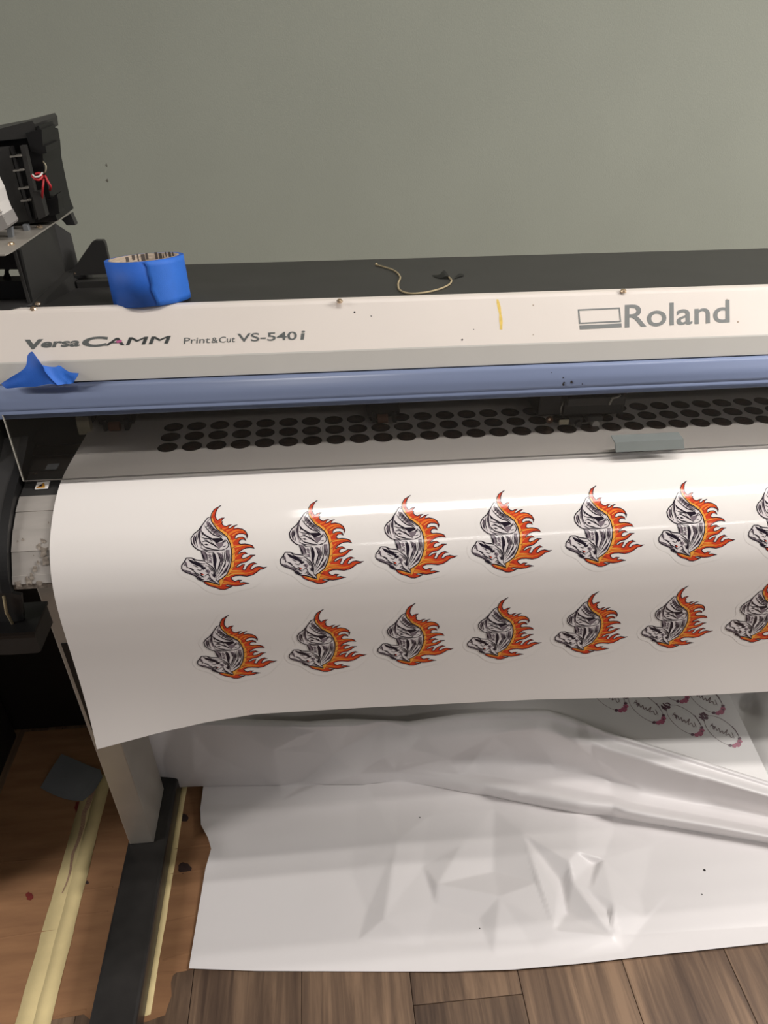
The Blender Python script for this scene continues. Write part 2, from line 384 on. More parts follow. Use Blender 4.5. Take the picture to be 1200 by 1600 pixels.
letter('model_lettering', [('Print', 287, 537.5, 329, 9.5, 1, .004), ('&', 330.5, 536.2, 341, 8.5, 0, .006), ('Cut', 342, 535.5, 368, 9.0, 1, .006), ('VS-540', 371, 534.6, 464, 13.2, 0, .014), ('i', 469, 531, 477, 13.8, 2, .02)], 'textd', hood)
letter('maker_lettering', [('Roland', 976, 512.6, 1140, 36, 0, .010)], 'text', hood, slope=-0.052)
def quadpx(pts, off=0.0004): return [hoodpt(x, y, off) for x, y in pts]
oq = quadpx([(902.5, 483.5), (968.5, 480.5), (970.5, 503.5), (904.5, 506.5)]); iq = quadpx([(905, 485.8), (966.3, 483), (968, 501.2), (906.8, 504.2)])
bq = quadpx([(905.3, 508.6), (970.8, 505.4), (971.3, 511.6), (906, 515)])
mk('maker_mark', oq+iq+bq, [(0, 1, 5, 4), (1, 2, 6, 5), (2, 3, 7, 6), (3, 0, 4, 7), (8, 9, 10, 11)], 'text', hood)
sv = []
for k in range(9):
    t = k/8; x = 777+3.5*math.sin(t*2.2)+3*t; y = 468+47*t; w = 2.4*(0.6+0.5*abs(math.sin(k*2.3)))
    sv += [hoodpt(x-w, y, .0004), hoodpt(x+w, y, .0004)]
mk('yellow_smear', sv, [(2*k, 2*k+1, 2*k+3, 2*k+2) for k in range(8)], 'yellow', hood)
mk('magenta_smear', quadpx([(181, 533), (191, 531), (190, 535), (183, 536)], .0006), [(0, 1, 2, 3)], 'pinkm', hood)
NB = np.array([0, -0.97, 0.24])
def gripfn(px, py, off): return upl(px, py, (0, 0.7300, 1.1370), NB)+NB*off
for (px, py, r) in [(881, 598, .001), (893, 597, .0016), (880, 601, .0013), (910, 600, .0007), (880, 590, .0007), (862, 582, .0006)]:
    speck('ink_speck', px, py, r, 'dust', [o for o in PR.children if o.name.startswith('blue_grip')][0], gripfn)
# top edge screws
for (px, py) in [(531, 473), (976, 457)]:
    screw(uz(px, py, 1.2215)+np.array([0, .004, 0]), (0, -0.3, 1), PR, 0.0035)
# clear window -------------------------------------------------------------
W0 = np.array([0.7335, 1.1300]); W1 = np.array([0.6780, 1.0707])
wd = (W1-W0)/np.linalg.norm(W1-W0); wn = np.array([wd[1], -wd[0]])
if wn[0] > 0: wn = -wn
XWL = uy(37, 750, 0.678)[0]
th = 0.0028
XWT = uy(5, 655, 0.7305)[0]
def pane_prism(name, xt0, xb0, xt1, xb1, m_, parent):
    q = [W0, W1, W1-wn*th, W0-wn*th]; xa = [xt0, xb0, xb0, xt0]; xb = [xt1, xb1, xb1, xt1]
    v = [(x, p[0], p[1]) for x, p in zip(xa, q)]+[(x, p[0], p[1]) for x, p in zip(xb, q)]
    bm = bmesh.new(); bv = [bm.verts.new(p) for p in v]
    for f in [(0, 1, 2, 3), (7, 6, 5, 4), (0, 4, 5, 1), (1, 5, 6, 2), (2, 6, 7, 3), (3, 7, 4, 0)]: bm.faces.new([bv[i] for i in f])
    return bm_mk(name, bm, m_, parent)
pane = pane_prism('window_pane', XWT, XWL, XR, XR, 'glass', PR)
pane['label'] = 'clear acrylic front window of the printer hood'
prism('pane_edge', [tuple(W1-wd*0.0007+wn*.0002), tuple(W1+wd*0.0004+wn*.0002), tuple(W1+wd*0.0004-wn*(th+.0002)), tuple(W1-wd*0.0007-wn*(th+.0002))], XWL, XR, 'edge', pane)
pane_prism('pane_edge', XWT-.0014, XWL-.0014, XWT, XWL, 'edgel', pane)
# pull handle
h0 = uy(962, 705, 0.668)[0]; h1 = uy(1069, 699, 0.668)[0]
zb = (uy(962, 706, 0.668)[2]+uy(1069, 700, .668)[2])/2; 
prism('pull_handle', [(0.6665, zb), (0.6685, zb-0.0006), (0.6745, zb+0.0075), (0.688, zb+0.0088), (0.688, zb+0.0100), (0.6735, zb+0.0086)], h0, h1, 'greyplastic', pane)
# inside ---------------------------------------------------------------------
box('inner_back_plate', -0.40, XR, 0.885, 0.90, 1.00, 1.185, 'dgrey', PR, 0)
box('rail_beam', -0.40, XR, 0.838, 0.884, 1.105, 1.150, 'dgrey', PR, 0.002)
prism('inner_side_plate', [(0.702, 1.04), (0.885, 1.04), (0.885, 1.20), (0.80, 1.20), (0.745, 1.165), (0.7335, 1.125), (0.702, 1.075)], -0.362, -0.358, 'black', PR)
PLZ = 1.0605
plt = prism('platen', [(0.70, PLZ), (0.884, PLZ-0.003), (0.884, 1.0), (0.66, 1.0), (0.66, 1.045), (0.676, PLZ-0.006)], -0.357, XR, 'platen', PR)
for yy in (0.716, 0.752, 0.778):
    prism('groove_rib', [(yy-0.0008, PLZ-0.003), (yy-0.0008, PLZ+0.0007), (yy+0.0008, PLZ+0.0007), (yy+0.0008, PLZ-0.003)], -0.345, -0.291, 'dgrey', plt)
def platept(px, py, off=0.0): return uz(px, py, PLZ+off)
q = [platept(75, 725, .0006), platept(93, 724, .0006), platept(88, 733, .0006), platept(70, 734, .0006)]
mk('sensor_window', q+[p-np.array([0, 0, .001]) for p in q], [(0, 1, 2, 3), (0, 4, 5, 1), (1, 5, 6, 2), (2, 6, 7, 3), (3, 7, 4, 0)], 'paper', plt)
screw(platept(55, 743, .0005), (0, 0, 1), plt, 0.003)
# side post inside left
prism('ivory_clip', [(0.80, PLZ), (0.812, PLZ), (0.812, PLZ+.022), (0.803, PLZ+.022), (0.800, PLZ+.010)], uy(122, 668, .803)[0], uy(142, 668, .803)[0], 'ivory', PR)
# pinch rollers
def pinch(px, py):
    P = uz(px, py, PLZ+0.006); x, y = P[0], P[1]
    g = empty('pinch_roller', (x, y, PLZ+0.006)); g.parent = PR; g.location = Vector((x, y, PLZ+0.006))-Vector(PR.location)
    prism('roller_arm', [(y-0.002, PLZ+0.016), (y+0.004, PLZ+0.011), (y+0.05, PLZ+0.014), (y+0.05, PLZ+0.05), (y+0.006, PLZ+0.045), (y-0.004, PLZ+0.03)], x-0.020, x+0.019, 'black2', g)
    bm = bmesh.new(); bmesh.ops.create_cone(bm, cap_ends=True, segments=20, radius1=0.0058, radius2=0.0058, depth=0.013, matrix=Matrix.Translation((x-0.002, y-0.004, PLZ+0.0125)) @ Matrix.Rotation(math.pi/2, 4, 'Y'))
    bm_mk('wheel', bm, 'brown', g)
    box('fork', x-0.015, x-0.011, y-0.008, y+0.01, PLZ+0.008, PLZ+0.022, 'black2', g, .0008); box('fork', x+0.010, x+0.015, y-0.008, y+0.01, PLZ+0.008, PLZ+0.022, 'black2', g, .0008)
pinch(185, 671); pinch(600, 659)
# print carriage
g = empty('print_carriage', (0, 0, 0)); g.parent = PR; g.location = -Vector(PR.location)
YC = 0.757
ca = uy(842, 650, YC)[0]; cb_ = uy(976, 645, YC)[0]
bm = bmesh.new()
add_box(bm, ca+0.030, cb_-0.004, YC, 0.835, 1.0775, 1.15, .003)
bm_mk('carriage_body', bm, 'black2', g)
box('carriage_wing', ca, ca+0.0295, YC+0.006, 0.835, 1.0765, 1.15, 'black2', g, .003)
box('carriage_wing', cb_-0.0035, cb_, YC+0.004, 0.83, 1.0735, 1.11, 'black2', g, .001)
box('carriage_foot', ca+0.036, ca+0.054, YC-0.006, YC+0.02, 1.0705, 1.079, 'black2', g, .002)
box('carriage_foot', ca+0.060, ca+0.080, YC-0.004, YC+0.02, 1.0702, 1.078, 'dgrey', g, .002)
box('carriage_bridge', ca+0.032, cb_-0.006, YC-0.006, YC-0.0005, 1.094, 1.104, 'dgrey', g, .001)
def disc_y(name, px, py, Y, r, d, m_, parent, n=18):
    P = uy(px, py, Y); bm = bmesh.new()
    bmesh.ops.create_cone(bm, cap_ends=True, segments=n, radius1=r, radius2=r*0.85, depth=d, matrix=Matrix.Translation((P[0], Y-d/2, P[2])) @ Matrix.Rotation(math.pi/2, 4, 'X'))
    return bm_mk(name, bm, m_, parent)
disc_y('knurled_screw', 858, 655, YC+0.006, 0.0045, 0.004, 'brown', g); disc_y('screw_centre', 858, 655, YC+0.002, 0.002, 0.001, 'screw', g)
disc_y('round_cap', 929, 661, YC-0.0005, 0.0052, 0.005, 'label', g); disc_y('round_cap', 903, 661, YC-0.006, 0.0045, 0.004, 'dgrey', g)
P = uy(873, 663, YC-.007); box('label_plate', P[0], P[0]+0.012, YC-.008, YC-.0062, P[2]-0.0005, P[2]+0.006, 'ivory', g, .0005)
tube('hose', [uy(876, 646, YC-.007), uy(877, 636, YC-.008), uy(879, 632, YC-.008), uy(880, 628, YC-.006)], 0.0009, 'edgel', g)
tube('hose', [uy(952, 632, YC-.007), uy(957, 622, YC-.008), uy(965, 620, YC-.008), uy(969, 617, YC-.006)], 0.0014, 'edgel', g)
# front apron: facets seen at the left of the sheet -----------------------------
AP = [(0.704, 1.0635), (0.687, 1.0630), (0.667, 1.0585), (0.648, 1.0515), (0.630, 1.0410), (0.612, 1.0260), (0.597, 1.0060), (0.5925, 0.9985), (0.592, 0.992)]
APM = ['dgrey', 'dgrey', 'alu', 'alu', 'alu', 'alu', 'alu', 'scuff']
apr = empty('front_apron', (0, 0, 0)); apr.parent = PR; apr.location = -Vector(PR.location)
for i in range(len(AP)-1):
    (ya, za), (yb, zb2) = AP[i], AP[i+1]
    n = np.array([-(zb2-za), (yb-ya)]); n /= np.linalg.norm(n)
    if n[1] > 0: n = -n      # inward
    st = 0.0008*(i % 2)
    prism('apron_facet', [(ya+n[0]*st, za+n[1]*st), (yb+n[0]*st, zb2+n[1]*st), (yb+n[0]*0.004, zb2+n[1]*0.004), (ya+n[0]*0.004, za+n[1]*0.004)], -0.330, XR, APM[i], apr)
prism('apron_core', [(0.70, 1.050), (0.66, 1.046), (0.625, 1.025), (0.602, 0.995), (0.64, 0.985), (0.72, 0.985)], -0.329, XR, 'dgrey', apr)
# scuffs of worn coating on the apron
def apronpt(px, py, off=0.0006):
    d = ray(px, py); best = None
    for i in range(len(AP)-1):
        a = np.array(AP[i]); b = np.array(AP[i+1]); e = b-a
        det = d[1]*(-e[1])+e[0]*d[2]
        if abs(det) < 1e-9: continue
        t = ((a[0])*(-e[1])+e[0]*(a[1]-CAMH))/det; s = (d[1]*(a[1]-CAMH)-d[2]*a[0])/det
        if -0.02 <= s <= 1.02 and t > 0:
            n = np.array([0, -abs(e[1]), abs(e[0])]); n /= np.linalg.norm(n)
            return CAM+d*t+n*off
    return None
random.seed(3)
for (px, py, r) in [(68, 862, .008), (62, 855, .005), (72, 878, .006), (66, 845, .003), (55, 890, .004), (50, 900, .0045), (44, 908, .006), (30, 912, .006), (60, 880, .003), (36, 843, .002), (28, 846, .0015), (76, 817, .0015), (70, 846, .003), (53, 868, .0012), (62, 911, .005)]:
    vs = []
    for k in range(11):
        an = 2*math.pi*k/11; rr = r*1000*1.2*(0.45+0.9*random.random())
        p = apronpt(px+math.cos(an)*rr*0.75, py+math.sin(an)*rr)
        if p is not None: vs.append(p)
    if len(vs) > 4: mk('worn_patch', vs, [tuple(range(len(vs)))], 'scuff', apr)
q = [apronpt(58.5, 754.5), apronpt(79, 753), apronpt(75, 764.5), apronpt(54.5, 765.5)]
wl = mk('warning_label', [p+np.array([0, 0, .0003]) for p in q], [(0, 1, 2, 3)], 'label', apr)
mk('warning_triangle', [apronpt(56, 764, .0014), apronpt(71, 763, .0014), apronpt(69.5, 755, .0014)], [(0, 1, 2)], 'warn', apr)
mk('warning_symbol', [apronpt(60.5, 762.5, .002), apronpt(66, 762, .002), apronpt(67.5, 757.5, .002)], [(0, 1, 2)], 'ink', apr)
# left side cover with black rubber rim
sp = crspline([(0.735, 1.095), (0.700, 1.078), (0.668, 1.068), (0.640, 1.055), (0.612, 1.034), (0.594, 1.010), (0.588, 0.992)], 6)
sp = [tuple(p) for p in sp]
def off_prof(P, d):
    P = np.array(P); out = []
    for i in range(len(P)):
        t = P[min(i+1, len(P)-1)]-P[max(i-1, 0)]; t /= np.linalg.norm(t); out.append(tuple(P[i]+np.array([t[1], -t[0]])*d))
    return out
prism('rubber_rim', off_prof(sp, 0.0005)+off_prof(sp, -0.016)[::-1], -0.3405, -0.3315, 'black2', PR)
prism('side_cover', off_prof(sp, -0.004)+[(0.60, 0.985), (0.93, 0.97), (0.93, 1.2), (0.79, 1.2), (0.755, 1.14)], -0.52, -0.3715, 'black2', PR)
prism('side_cover_edge', off_prof(sp, -0.001)+off_prof(sp, -0.02)[::-1], -0.3712, -0.3408, 'dgrey', PR)
# chassis beam below
box('chassis_beam', -0.50, XR, 0.74, 0.95, 0.93, 0.999, 'dgrey', PR, 0.004)
# stand: legs and foot bars
def stand(xo):
    lg = box('leg', -0.4575+xo, -0.4075+xo, 0.88, 1.008, 0.0605, 0.929, 'steel', PR, 0.002)
    zt, zb3 = uy(94, 1005, .88)[2], uy(146, 1140, .88)[2]
    box('inset_strip', -0.4505+xo, -0.4145+xo, 0.8785, 0.882, zb3, zt, 'black2', lg, 0.001)
    ft = box('foot_bar', -0.463+xo, -0.381+xo, 0.42, 1.24, 0.006, 0.060, 'foot', PR, 0.006)
    return lg, ft
stand(0); stand(2.28)
box('stretcher', -0.40, 1.82, 0.93, 0.97, 0.60, 0.66, 'steel', PR, 0.002)
# bracket hanging under the left side
bk = empty('side_bracket', (0, 0, 0)); bk.parent = PR; bk.location = -Vector(PR.location)
a = uy(5, 915, .80); b = uy(37, 975, .80)
def panelpx(name, pts, Y, t, m_, parent):
    f_ = [uy(x, y, Y) for x, y in pts]; n = len(f_); bb = [p+np.array([0, t, 0]) for p in f_]
    bm = bmesh.new(); va = [bm.verts.new(p) for p in f_]; vb = [bm.verts.new(p) for p in bb]
    for i in range(n): bm.faces.new([va[i], va[(i+1) % n], vb[(i+1) % n], vb[i]])
    for tr in geometry.tessellate_polygon([[Vector((p[0], p[2], 0)) for p in f_]]):
        bm.faces.new([va[i] for i in tr]); bm.faces.new([vb[i] for i in tr])
    return bm_mk(name, bm, m_, parent)
panelpx('hanger_plate', [(-40, 925), (6, 925), (33, 930), (37, 965), (30, 992), (-40, 992)], .80, .006, 'dgrey', bk)
tube('hanger_rod', [uy(6, 932, .795), uy(10, 957, .795), (uy(13, 962, .795)), uy(28, 990, .795)], 0.0022, 'wire', bk)
panelpx('hanger_block', [(-40, 996), (54, 991), (64, 1017), (60, 1020), (17, 1023), (-40, 1024)], .78, .06, 'dgrey', bk)
panelpx('hanger_lip', [(-40, 993), (53, 987), (54, 991.5), (-40, 997)], .775, .065, 'black2', bk)
# ------------------------------------------------------------------ ink bay at the back left
ib = empty('ink_bay', (0, 0, 0)); ib.parent = PR; ib.location = -Vector(PR.location)
ZS = 1.2790
# side panel with bent back corner
sdv = [(-0.3145, 0.800), (-0.3125, 0.930), (-0.3005, 0.945)]
vs = []; fs = []
for (x, y) in sdv:
    zt = ZS if y < 0.94 else 1.262
    vs += [(x, y, 1.2205), (x, y, zt), (x-0.003, y, zt), (x-0.003, y, 1.2205)]
for i in range(2):
    for k in range(4): fs.append((4*i+k, 4*i+(k+1) % 4, 4*(i+1)+(k+1) % 4, 4*(i+1)+k))
fs += [(0, 1, 2, 3), (11, 10, 9, 8)]
mk('bay_side_panel', vs, fs, 'black', ib)
slab_poly('bay_foot_lip', [(-0.318, 0.795), (-0.305, 0.80), (-0.302, 0.925), (-0.2915, 0.935), (-0.288, 0.95), (-0.318, 0.95)], 1.195, 1.2212, 'black', ib)
sh = slab_poly('bay_shelf', [(-0.62, 0.775), (uz(8, 400, ZS)[0], uz(8, 400, ZS)[1]), (uz(20, 394, ZS)[0], uz(20, 394, ZS)[1]), (uz(110, 333, ZS)[0], uz(110, 333, ZS)[1]), (uz(90, 331, ZS)[0], uz(90, 331, ZS)[1]), (-0.62, 1.0)], ZS, ZS+0.0016, 'steel', ib)
panelpx('shelf_flange', [(96, 343), (110, 334), (118, 352), (104, 352), (100, 347)], uz(108, 335, ZS)[1], .012, 'dgrey', ib)
for (px, py) in [(40, 352), (62, 355), (18, 382)]: screw(uz(px, py, ZS+.0016), (0, 0, 1), sh, 0.0036)
P = uz(43, 362, ZS); box('shelf_clip', P[0]-.003, P[0]+.003, P[1]-.003, P[1]+.004, ZS+.0014, ZS+.008, 'paper', sh, .0006)
screw(uz(118, 426, 1.2205), (0, -.5, 1), ib, .0033); screw(uz(59, 476, 1.2205), (0, -.5, 1), ib, .0033); screw(uz(52, 483, 1.2215), (0, -.5, 1), ib, .0033)
# gusset bracket at the back
panelpx('gusset_bracket', [(101, 433), (118, 415), (143, 379), (148, 376), (161, 376), (164, 381), (171, 413), (170, 428), (128, 430)], 0.922, .008, 'black', ib)
box('gusset_foot', -0.300, -0.255, 0.918, 0.935, 1.2005, 1.2115, 'black', ib, .001)
# frame seen below the shelf, open to the wall behind
panelpx('bay_beam', [(-60, 400), (8, 399), (24, 393), (33, 421), (-60, 421)], 0.815, .02, 'black2', ib)
panelpx('bay_beam', [(-60, 440), (37, 439), (46, 466), (-60, 469)], 0.815, .02, 'black2', ib)
slab_poly('bay_floor_plate', [(-0.62, 0.783), (-0.33, 0.783), (-0.322, 0.79), (-0.313, 0.80), (-0.313, 0.86), (-0.62, 0.86)], 1.2195, 1.2225, 'dgrey', ib)
tube('cable', [uy(2, 441, .83), uy(9, 430, .83), uy(10, 421, .83), uy(8, 415, .83)], .0016, 'black2', ib)
tube('cable', [uy(18, 441, .83), uy(13, 430, .83), uy(11, 424, .83), uy(14, 415, .83)], .0018, 'black2', ib)
panelpx('bay_post', [(26, 391), (30, 391), (49, 474), (44, 474)], 0.802, .006, 'black2', ib)
# tall black cartridge rack
panelpx('rack_body', [(-60, 222), (45, 209), (62, 212), (66, 233), (68, 258), (77, 300), (84, 330), (90, 345), (22, 352), (-60, 362)], 0.905, .07, 'black2', ib)
panelpx('rack_top', [(-60, 212), (0, 201), (50, 188.5), (54, 194), (56, 210), (40, 216), (-60, 226)], 0.895, .085, 'black', ib)
panelpx('rack_block', [(40, 208), (57, 203.5), (58, 197), (61, 196.5), (62, 202), (65, 203), (67, 228), (71, 229), (73, 239), (64, 241), (48, 236)], 0.893, .05, 'black2', ib)
panelpx('rack_front_plate', [(-60, 236), (13, 229), (22, 262), (32, 300), (46, 345), (-60, 362)], 0.885, .004, 'black', ib)
panelpx('rack_rail', [(15, 229), (19, 229), (52, 348), (47, 350)], 0.880, .006, 'black2', ib)
panelpx('rack_rail', [(31, 228), (38, 228), (62, 335), (56, 342)], 0.883, .010, 'black', ib)
for (xa, xb, y0) in [(15, 32, 244), (20, 36, 266), (28, 43, 294), (32, 48, 313)]:
    panelpx('rack_rung', [(xa, y0), (xb, y0-2), (xb+1, y0+0.6), (xa+.5, y0+2.6)], 0.8795, .012, 'rung', ib)
panelpx('connector_block', [(49, 301), (62, 299), (72, 338), (60, 344)], 0.878, .012, 'black', ib)
panelpx('connector_block', [(72, 313), (86, 310), (85, 305), (89, 304), (91, 312), (92, 330), (94, 333), (80, 338), (74, 336)], 0.90, .02, 'black2', ib)
tube('cable', crspline([uy(50, 274, .878), uy(54, 279, .872), uy(60, 281, .872), uy(66, 276, .876), uy(62, 271, .88), uy(55, 272, .88)], 5), .0013, 'redw', ib)
tube('cable', crspline([uy(51, 273, .877), uy(56, 276.5, .870), uy(62, 275, .872), uy(66, 270, .88)], 5), .0009, 'label', ib)
tube('cable', crspline([uy(68, 280, .88), uy(67, 292, .876), uy(66, 303, .878), uy(65, 312, .884)], 5), .0012, 'redw', ib)
tube('cable', crspline([uy(70, 274, .89), uy(75, 284, .888), uy(79, 291, .888), uy(78, 297, .893)], 5), .0013, 'redw', ib)
tube('cable', crspline([uy(67, 252, .90), uy(72, 260, .89), uy(71, 268, .89), uy(67, 271, .895)], 5), .0007, 'ivory', ib)
# white paper labelled box standing on the shelf at the frame's edge
cart = empty('labelled_box', (-0.40, 0.84, ZS+0.0016)); tag(cart, 'white box with printed lines on the metal shelf, cut by the left edge', 'box')
pb = panelpx('box_body', [(-80, 290), (-24, 268), (-8, 300), (-3, 318), (10, 350), (9, 356), (-80, 392)], 0.835, .03, 'label', cart)
for k in range(5):
    yl = 303+k*9
    panelpx('print_line', [(-70, yl+26), (-9+k*4, yl), (-8.5+k*4, yl+1), (-70, yl+27)], 0.8345, .001, 'labelg', pb)
panelpx('box_base', [(-80, 368), (3, 336), (12, 353), (11, 357), (-80, 394)], 0.833, .034, 'labelg', cart)
panelpx('box_foot', [(10, 358), (18, 355), (20, 371), (13, 374)], 0.850, .006, 'paper', cart)

# ------------------------------------------------------------------ the printed vinyl sheet
SP = np.array([(1.00, 1.0615), (.90, 1.0625), (.825, 1.064), (.748, 1.0655), (.700, 1.0662), (.675, 1.0635), (.650, 1.0555), (.630, 1.045), (.613, 1.0325), (.597, 1.012), (.587, .987), (.5825, .961), (.580, .929), (.578, .881), (.575, .827), (.570, .769), (.565, .72)])
SS = crspline(SP, 24); SL = np.concatenate([[0], np.cumsum(np.linalg.norm(np.diff(SS, axis=0), axis=1))])
def sheet_at(s):
    y = np.interp(s, SL, SS[:, 0]); z = np.interp(s, SL, SS[:, 1]); e = 0.002
    ty = np.interp(s+e, SL, SS[:, 0])-np.interp(s-e, SL, SS[:, 0]); tz = np.interp(s+e, SL, SS[:, 1])-np.interp(s-e, SL, SS[:, 1])
    l = np.hypot(ty, tz); return y, z, tz/l, -ty/l       # normal = (tz,-ty): points to the viewer / up
def sheet_pt(x, s, off=0.0):
    y, z, ny, nz = sheet_at(s); return np.array([x, y+ny*off, z+nz*off])
def sheet_hit(px, py):
    d = ray(px, py)
    a = SS[:-1]; e = SS[1:]-a
    det = d[1]*(-e[:, 1])+e[:, 0]*d[2]
    t = (a[:, 0]*(-e[:, 1])+e[:, 0]*(a[:, 1]-CAMH))/det; s = (d[1]*(a[:, 1]-CAMH)-d[2]*a[:, 0])/det
    ok = np.where((s >= 0) & (s <= 1) & (t > 0))[0]
    i = ok[np.argmin(t[ok])]; return d[0]*t[i], SL[i]+s[i]*(SL[i+1]-SL[i])
def sheet_wave(x, s):      # gentle waviness of the free hanging end
    f_ = np.maximum(0, (s-.50)/.20)
    return f_*f_*(0.0035*np.sin(x*9.0+0.6)-0.010*np.exp(-((x+.29)/.10)**2)*f_)
BX = [-.29, -.255, -.216, -.16, -.102, .012, .129, .249, .373, .542, 1.1]; BZ = [.769, .7765, .784, .7925, .798, .794, .789, .786, .779, .773, .760]
zs_s = lambda z: np.interp(-z, -SS[:, 1][200:], SL[200:])
xs = np.concatenate([np.linspace(-.29, .7, 70), np.linspace(.72, 1.08, 12)])
ss = np.concatenate([np.linspace(0, .26, 40), np.linspace(.265, .66, 130)])
G = []
for s in ss:
    row = []
    for x in xs:
        send = zs_s(np.interp(x, BX, BZ)); sx = s if s < .5 else .5+(s-.5)/(.66-.5)*(send-.5)
        p = sheet_pt(x, sx); p[1] += sheet_wave(x, sx)
        row.append(p)
    G.append(row)
nr, nc = len(ss), len(xs)
GV = np.array(G).reshape(-1, 3)
sheet = mk('printed_vinyl_sheet', GV, [(r*nc+c, (r+1)*nc+c, (r+1)*nc+c+1, r*nc+c+1) for r in range(nr-1) for c in range(nc-1)], 'vinyl', None, True, org=(0.3, 0.7, 1.0))
sd = sheet.modifiers.new('thickness', 'SOLIDIFY'); sd.thickness = 0.0003; sd.offset = -1; sd.use_rim = False
tag(sheet, 'glossy white printed vinyl sheet feeding out over the front of the printer', 'vinyl sheet')

# --- flaming horned-beast sticker, drawn in the crop frame of one sticker (150 px = 1200 units)
def sk(x, y): return sheet_hit(425+x/8.0, 770+y/8.0)
flame = [(612,92),(568,135),(550,180),(545,225),(560,258),(580,280),(602,260),(632,248),(660,243),(634,268),(622,292),(640,290),(633,318),(655,345),(690,352),(718,336),(758,328),(724,350),(711,376),(742,372),(772,348),(826,332),(788,356),(779,382),(830,374),(888,386),(932,416),(956,466),(950,500),(938,458),(900,441),(850,440),(812,460),(799,488),(810,506),(848,486),(892,483),(922,500),(936,528),(905,511),(872,514),(851,534),(848,560),(872,572),(922,568),(980,575),(1016,590),(1040,620),(992,610),(940,616),(892,636),(852,668),(834,698),(872,676),(920,668),(962,692),(918,690),(892,706),(880,738),(902,750),(942,736),(990,706),(1052,706),(1012,722),(972,764),(932,790),(872,802),(832,828),(818,858),(850,848),(884,826),(920,816),(905,850),(890,884),(925,890),(950,842),(985,812),(1030,796),(1072,812),(1030,816),(1000,846),(985,880),(1010,886),(1046,856),(1092,846),(1148,858),(1190,850),(1150,872),(1102,884),(1062,918),(1012,950),(942,966),(862,956),(802,960),(762,976),(748,992),(768,1016),(796,1030),(832,1013),(878,1016),(852,1030),(852,1046),(900,1040),(966,1053),(920,1060),(872,1076),(802,1086),(742,1080),(700,1072),(672,1086),(722,1096),(758,1090),(700,1118),(660,1131),(610,1129),(560,1106),(500,1091),(450,1070),(420,1046),(405,1024),
  (470,1030),(540,1050),(605,1072),(592,1018),(640,990),(700,940),(740,850),(760,750),(760,650),(740,560),(700,482),(640,432),(580,392),(540,342),(503,290),(490,240),(500,190),(530,140)]
amber = [(520,170),(512,230),(530,290),(570,340),(620,380),(690,425),(740,480),(775,560),(800,650),(800,740),(785,840),(760,900),(720,945),(660,1000),(640,1050),(620,1090),(560,1080),(480,1056),(440,1040),(470,1034),(540,1054),(607,1076),(598,1020),(644,993),(704,943),(744,852),(764,750),(764,650),(744,560),(704,482),(644,432),(584,392),(544,342),(507,290),(494,240),(502,200)]
body = [(490,232),(450,252),(405,320),(350,400),(290,450),(262,500),(270,560),(300,602),(350,640),(385,650),(400,692),(415,742),(430,780),(400,772),(330,766),(270,740),(210,740),(180,790),(150,830),(148,870),(165,896),(210,922),(270,942),(320,966),(340,1000),(400,1026),(470,1032),(540,1052),(605,1073),(592,1018),(640,990),(700,940),(740,850),(760,750),(760,650),(740,560),(700,482),(640,432),(580,392),(540,342),(503,290)]
streaks = [  # tapered strokes (points, start width, material)
  ([(510,250),(520,190),(552,140)],26,'red'),
  ([(560,330),(600,320),(640,270)],16,'orange'),([(640,385),(690,372),(740,340)],16,'orange'),([(690,410),(740,392),(800,352)],18,'orange'),
  ([(720,450),(790,410),(880,400),(935,440)],30,'orange'),([(760,520),(780,480),(830,455)],20,'red'),([(770,540),(820,505),(890,495)],24,'orange'),
  ([(790,600),(850,595),(920,582),(1000,600)],30,'orange'),([(795,680),(830,640),(880,610)],20,'orange'),([(795,740),(840,700),(900,680)],20,'orange'),
  ([(800,790),(860,775),(930,755),(990,715)],28,'orange'),([(780,860),(810,830),(850,815)],18,'orange'),
  ([(740,930),(830,915),(930,930),(1030,905),(1110,860)],34,'orange'),([(700,970),(770,940),(860,935),(950,945)],22,'amber'),
  ([(650,1030),(720,1045),(800,1060),(880,1055)],30,'orange'),([(640,1060),(700,1060),(760,1068)],16,'amber'),([(470,1055),(560,1090),(640,1112)],16,'orange'),
  ([(760,470),(830,425),(890,420)],12,'amber'),([(800,610),(870,590),(930,590)],12,'amber'),([(800,770),(850,765),(910,750)],12,'amber'),([(760,900),(840,895),(920,905)],14,'amber'),
  ([(600,380),(640,390),(700,450)],7,'ink'),([(700,470),(720,440),(760,420)],6,'ink'),([(745,520),(755,480),(790,455)],6,'ink'),([(768,620),(800,600),(830,590)],6,'ink'),([(772,700),(800,680),(825,655)],6,'ink'),([(770,790),(800,770),(840,740)],6,'ink'),([(755,870),(790,850),(830,842)],6,'ink'),([(700,960),(760,930),(820,925)],6,'ink'),([(640,1010),(690,1010),(730,1030)],6,'ink'),([(540,310),(560,340),(600,370)],6,'ink'),([(528,250),(540,290),(560,310)],6,'ink')]
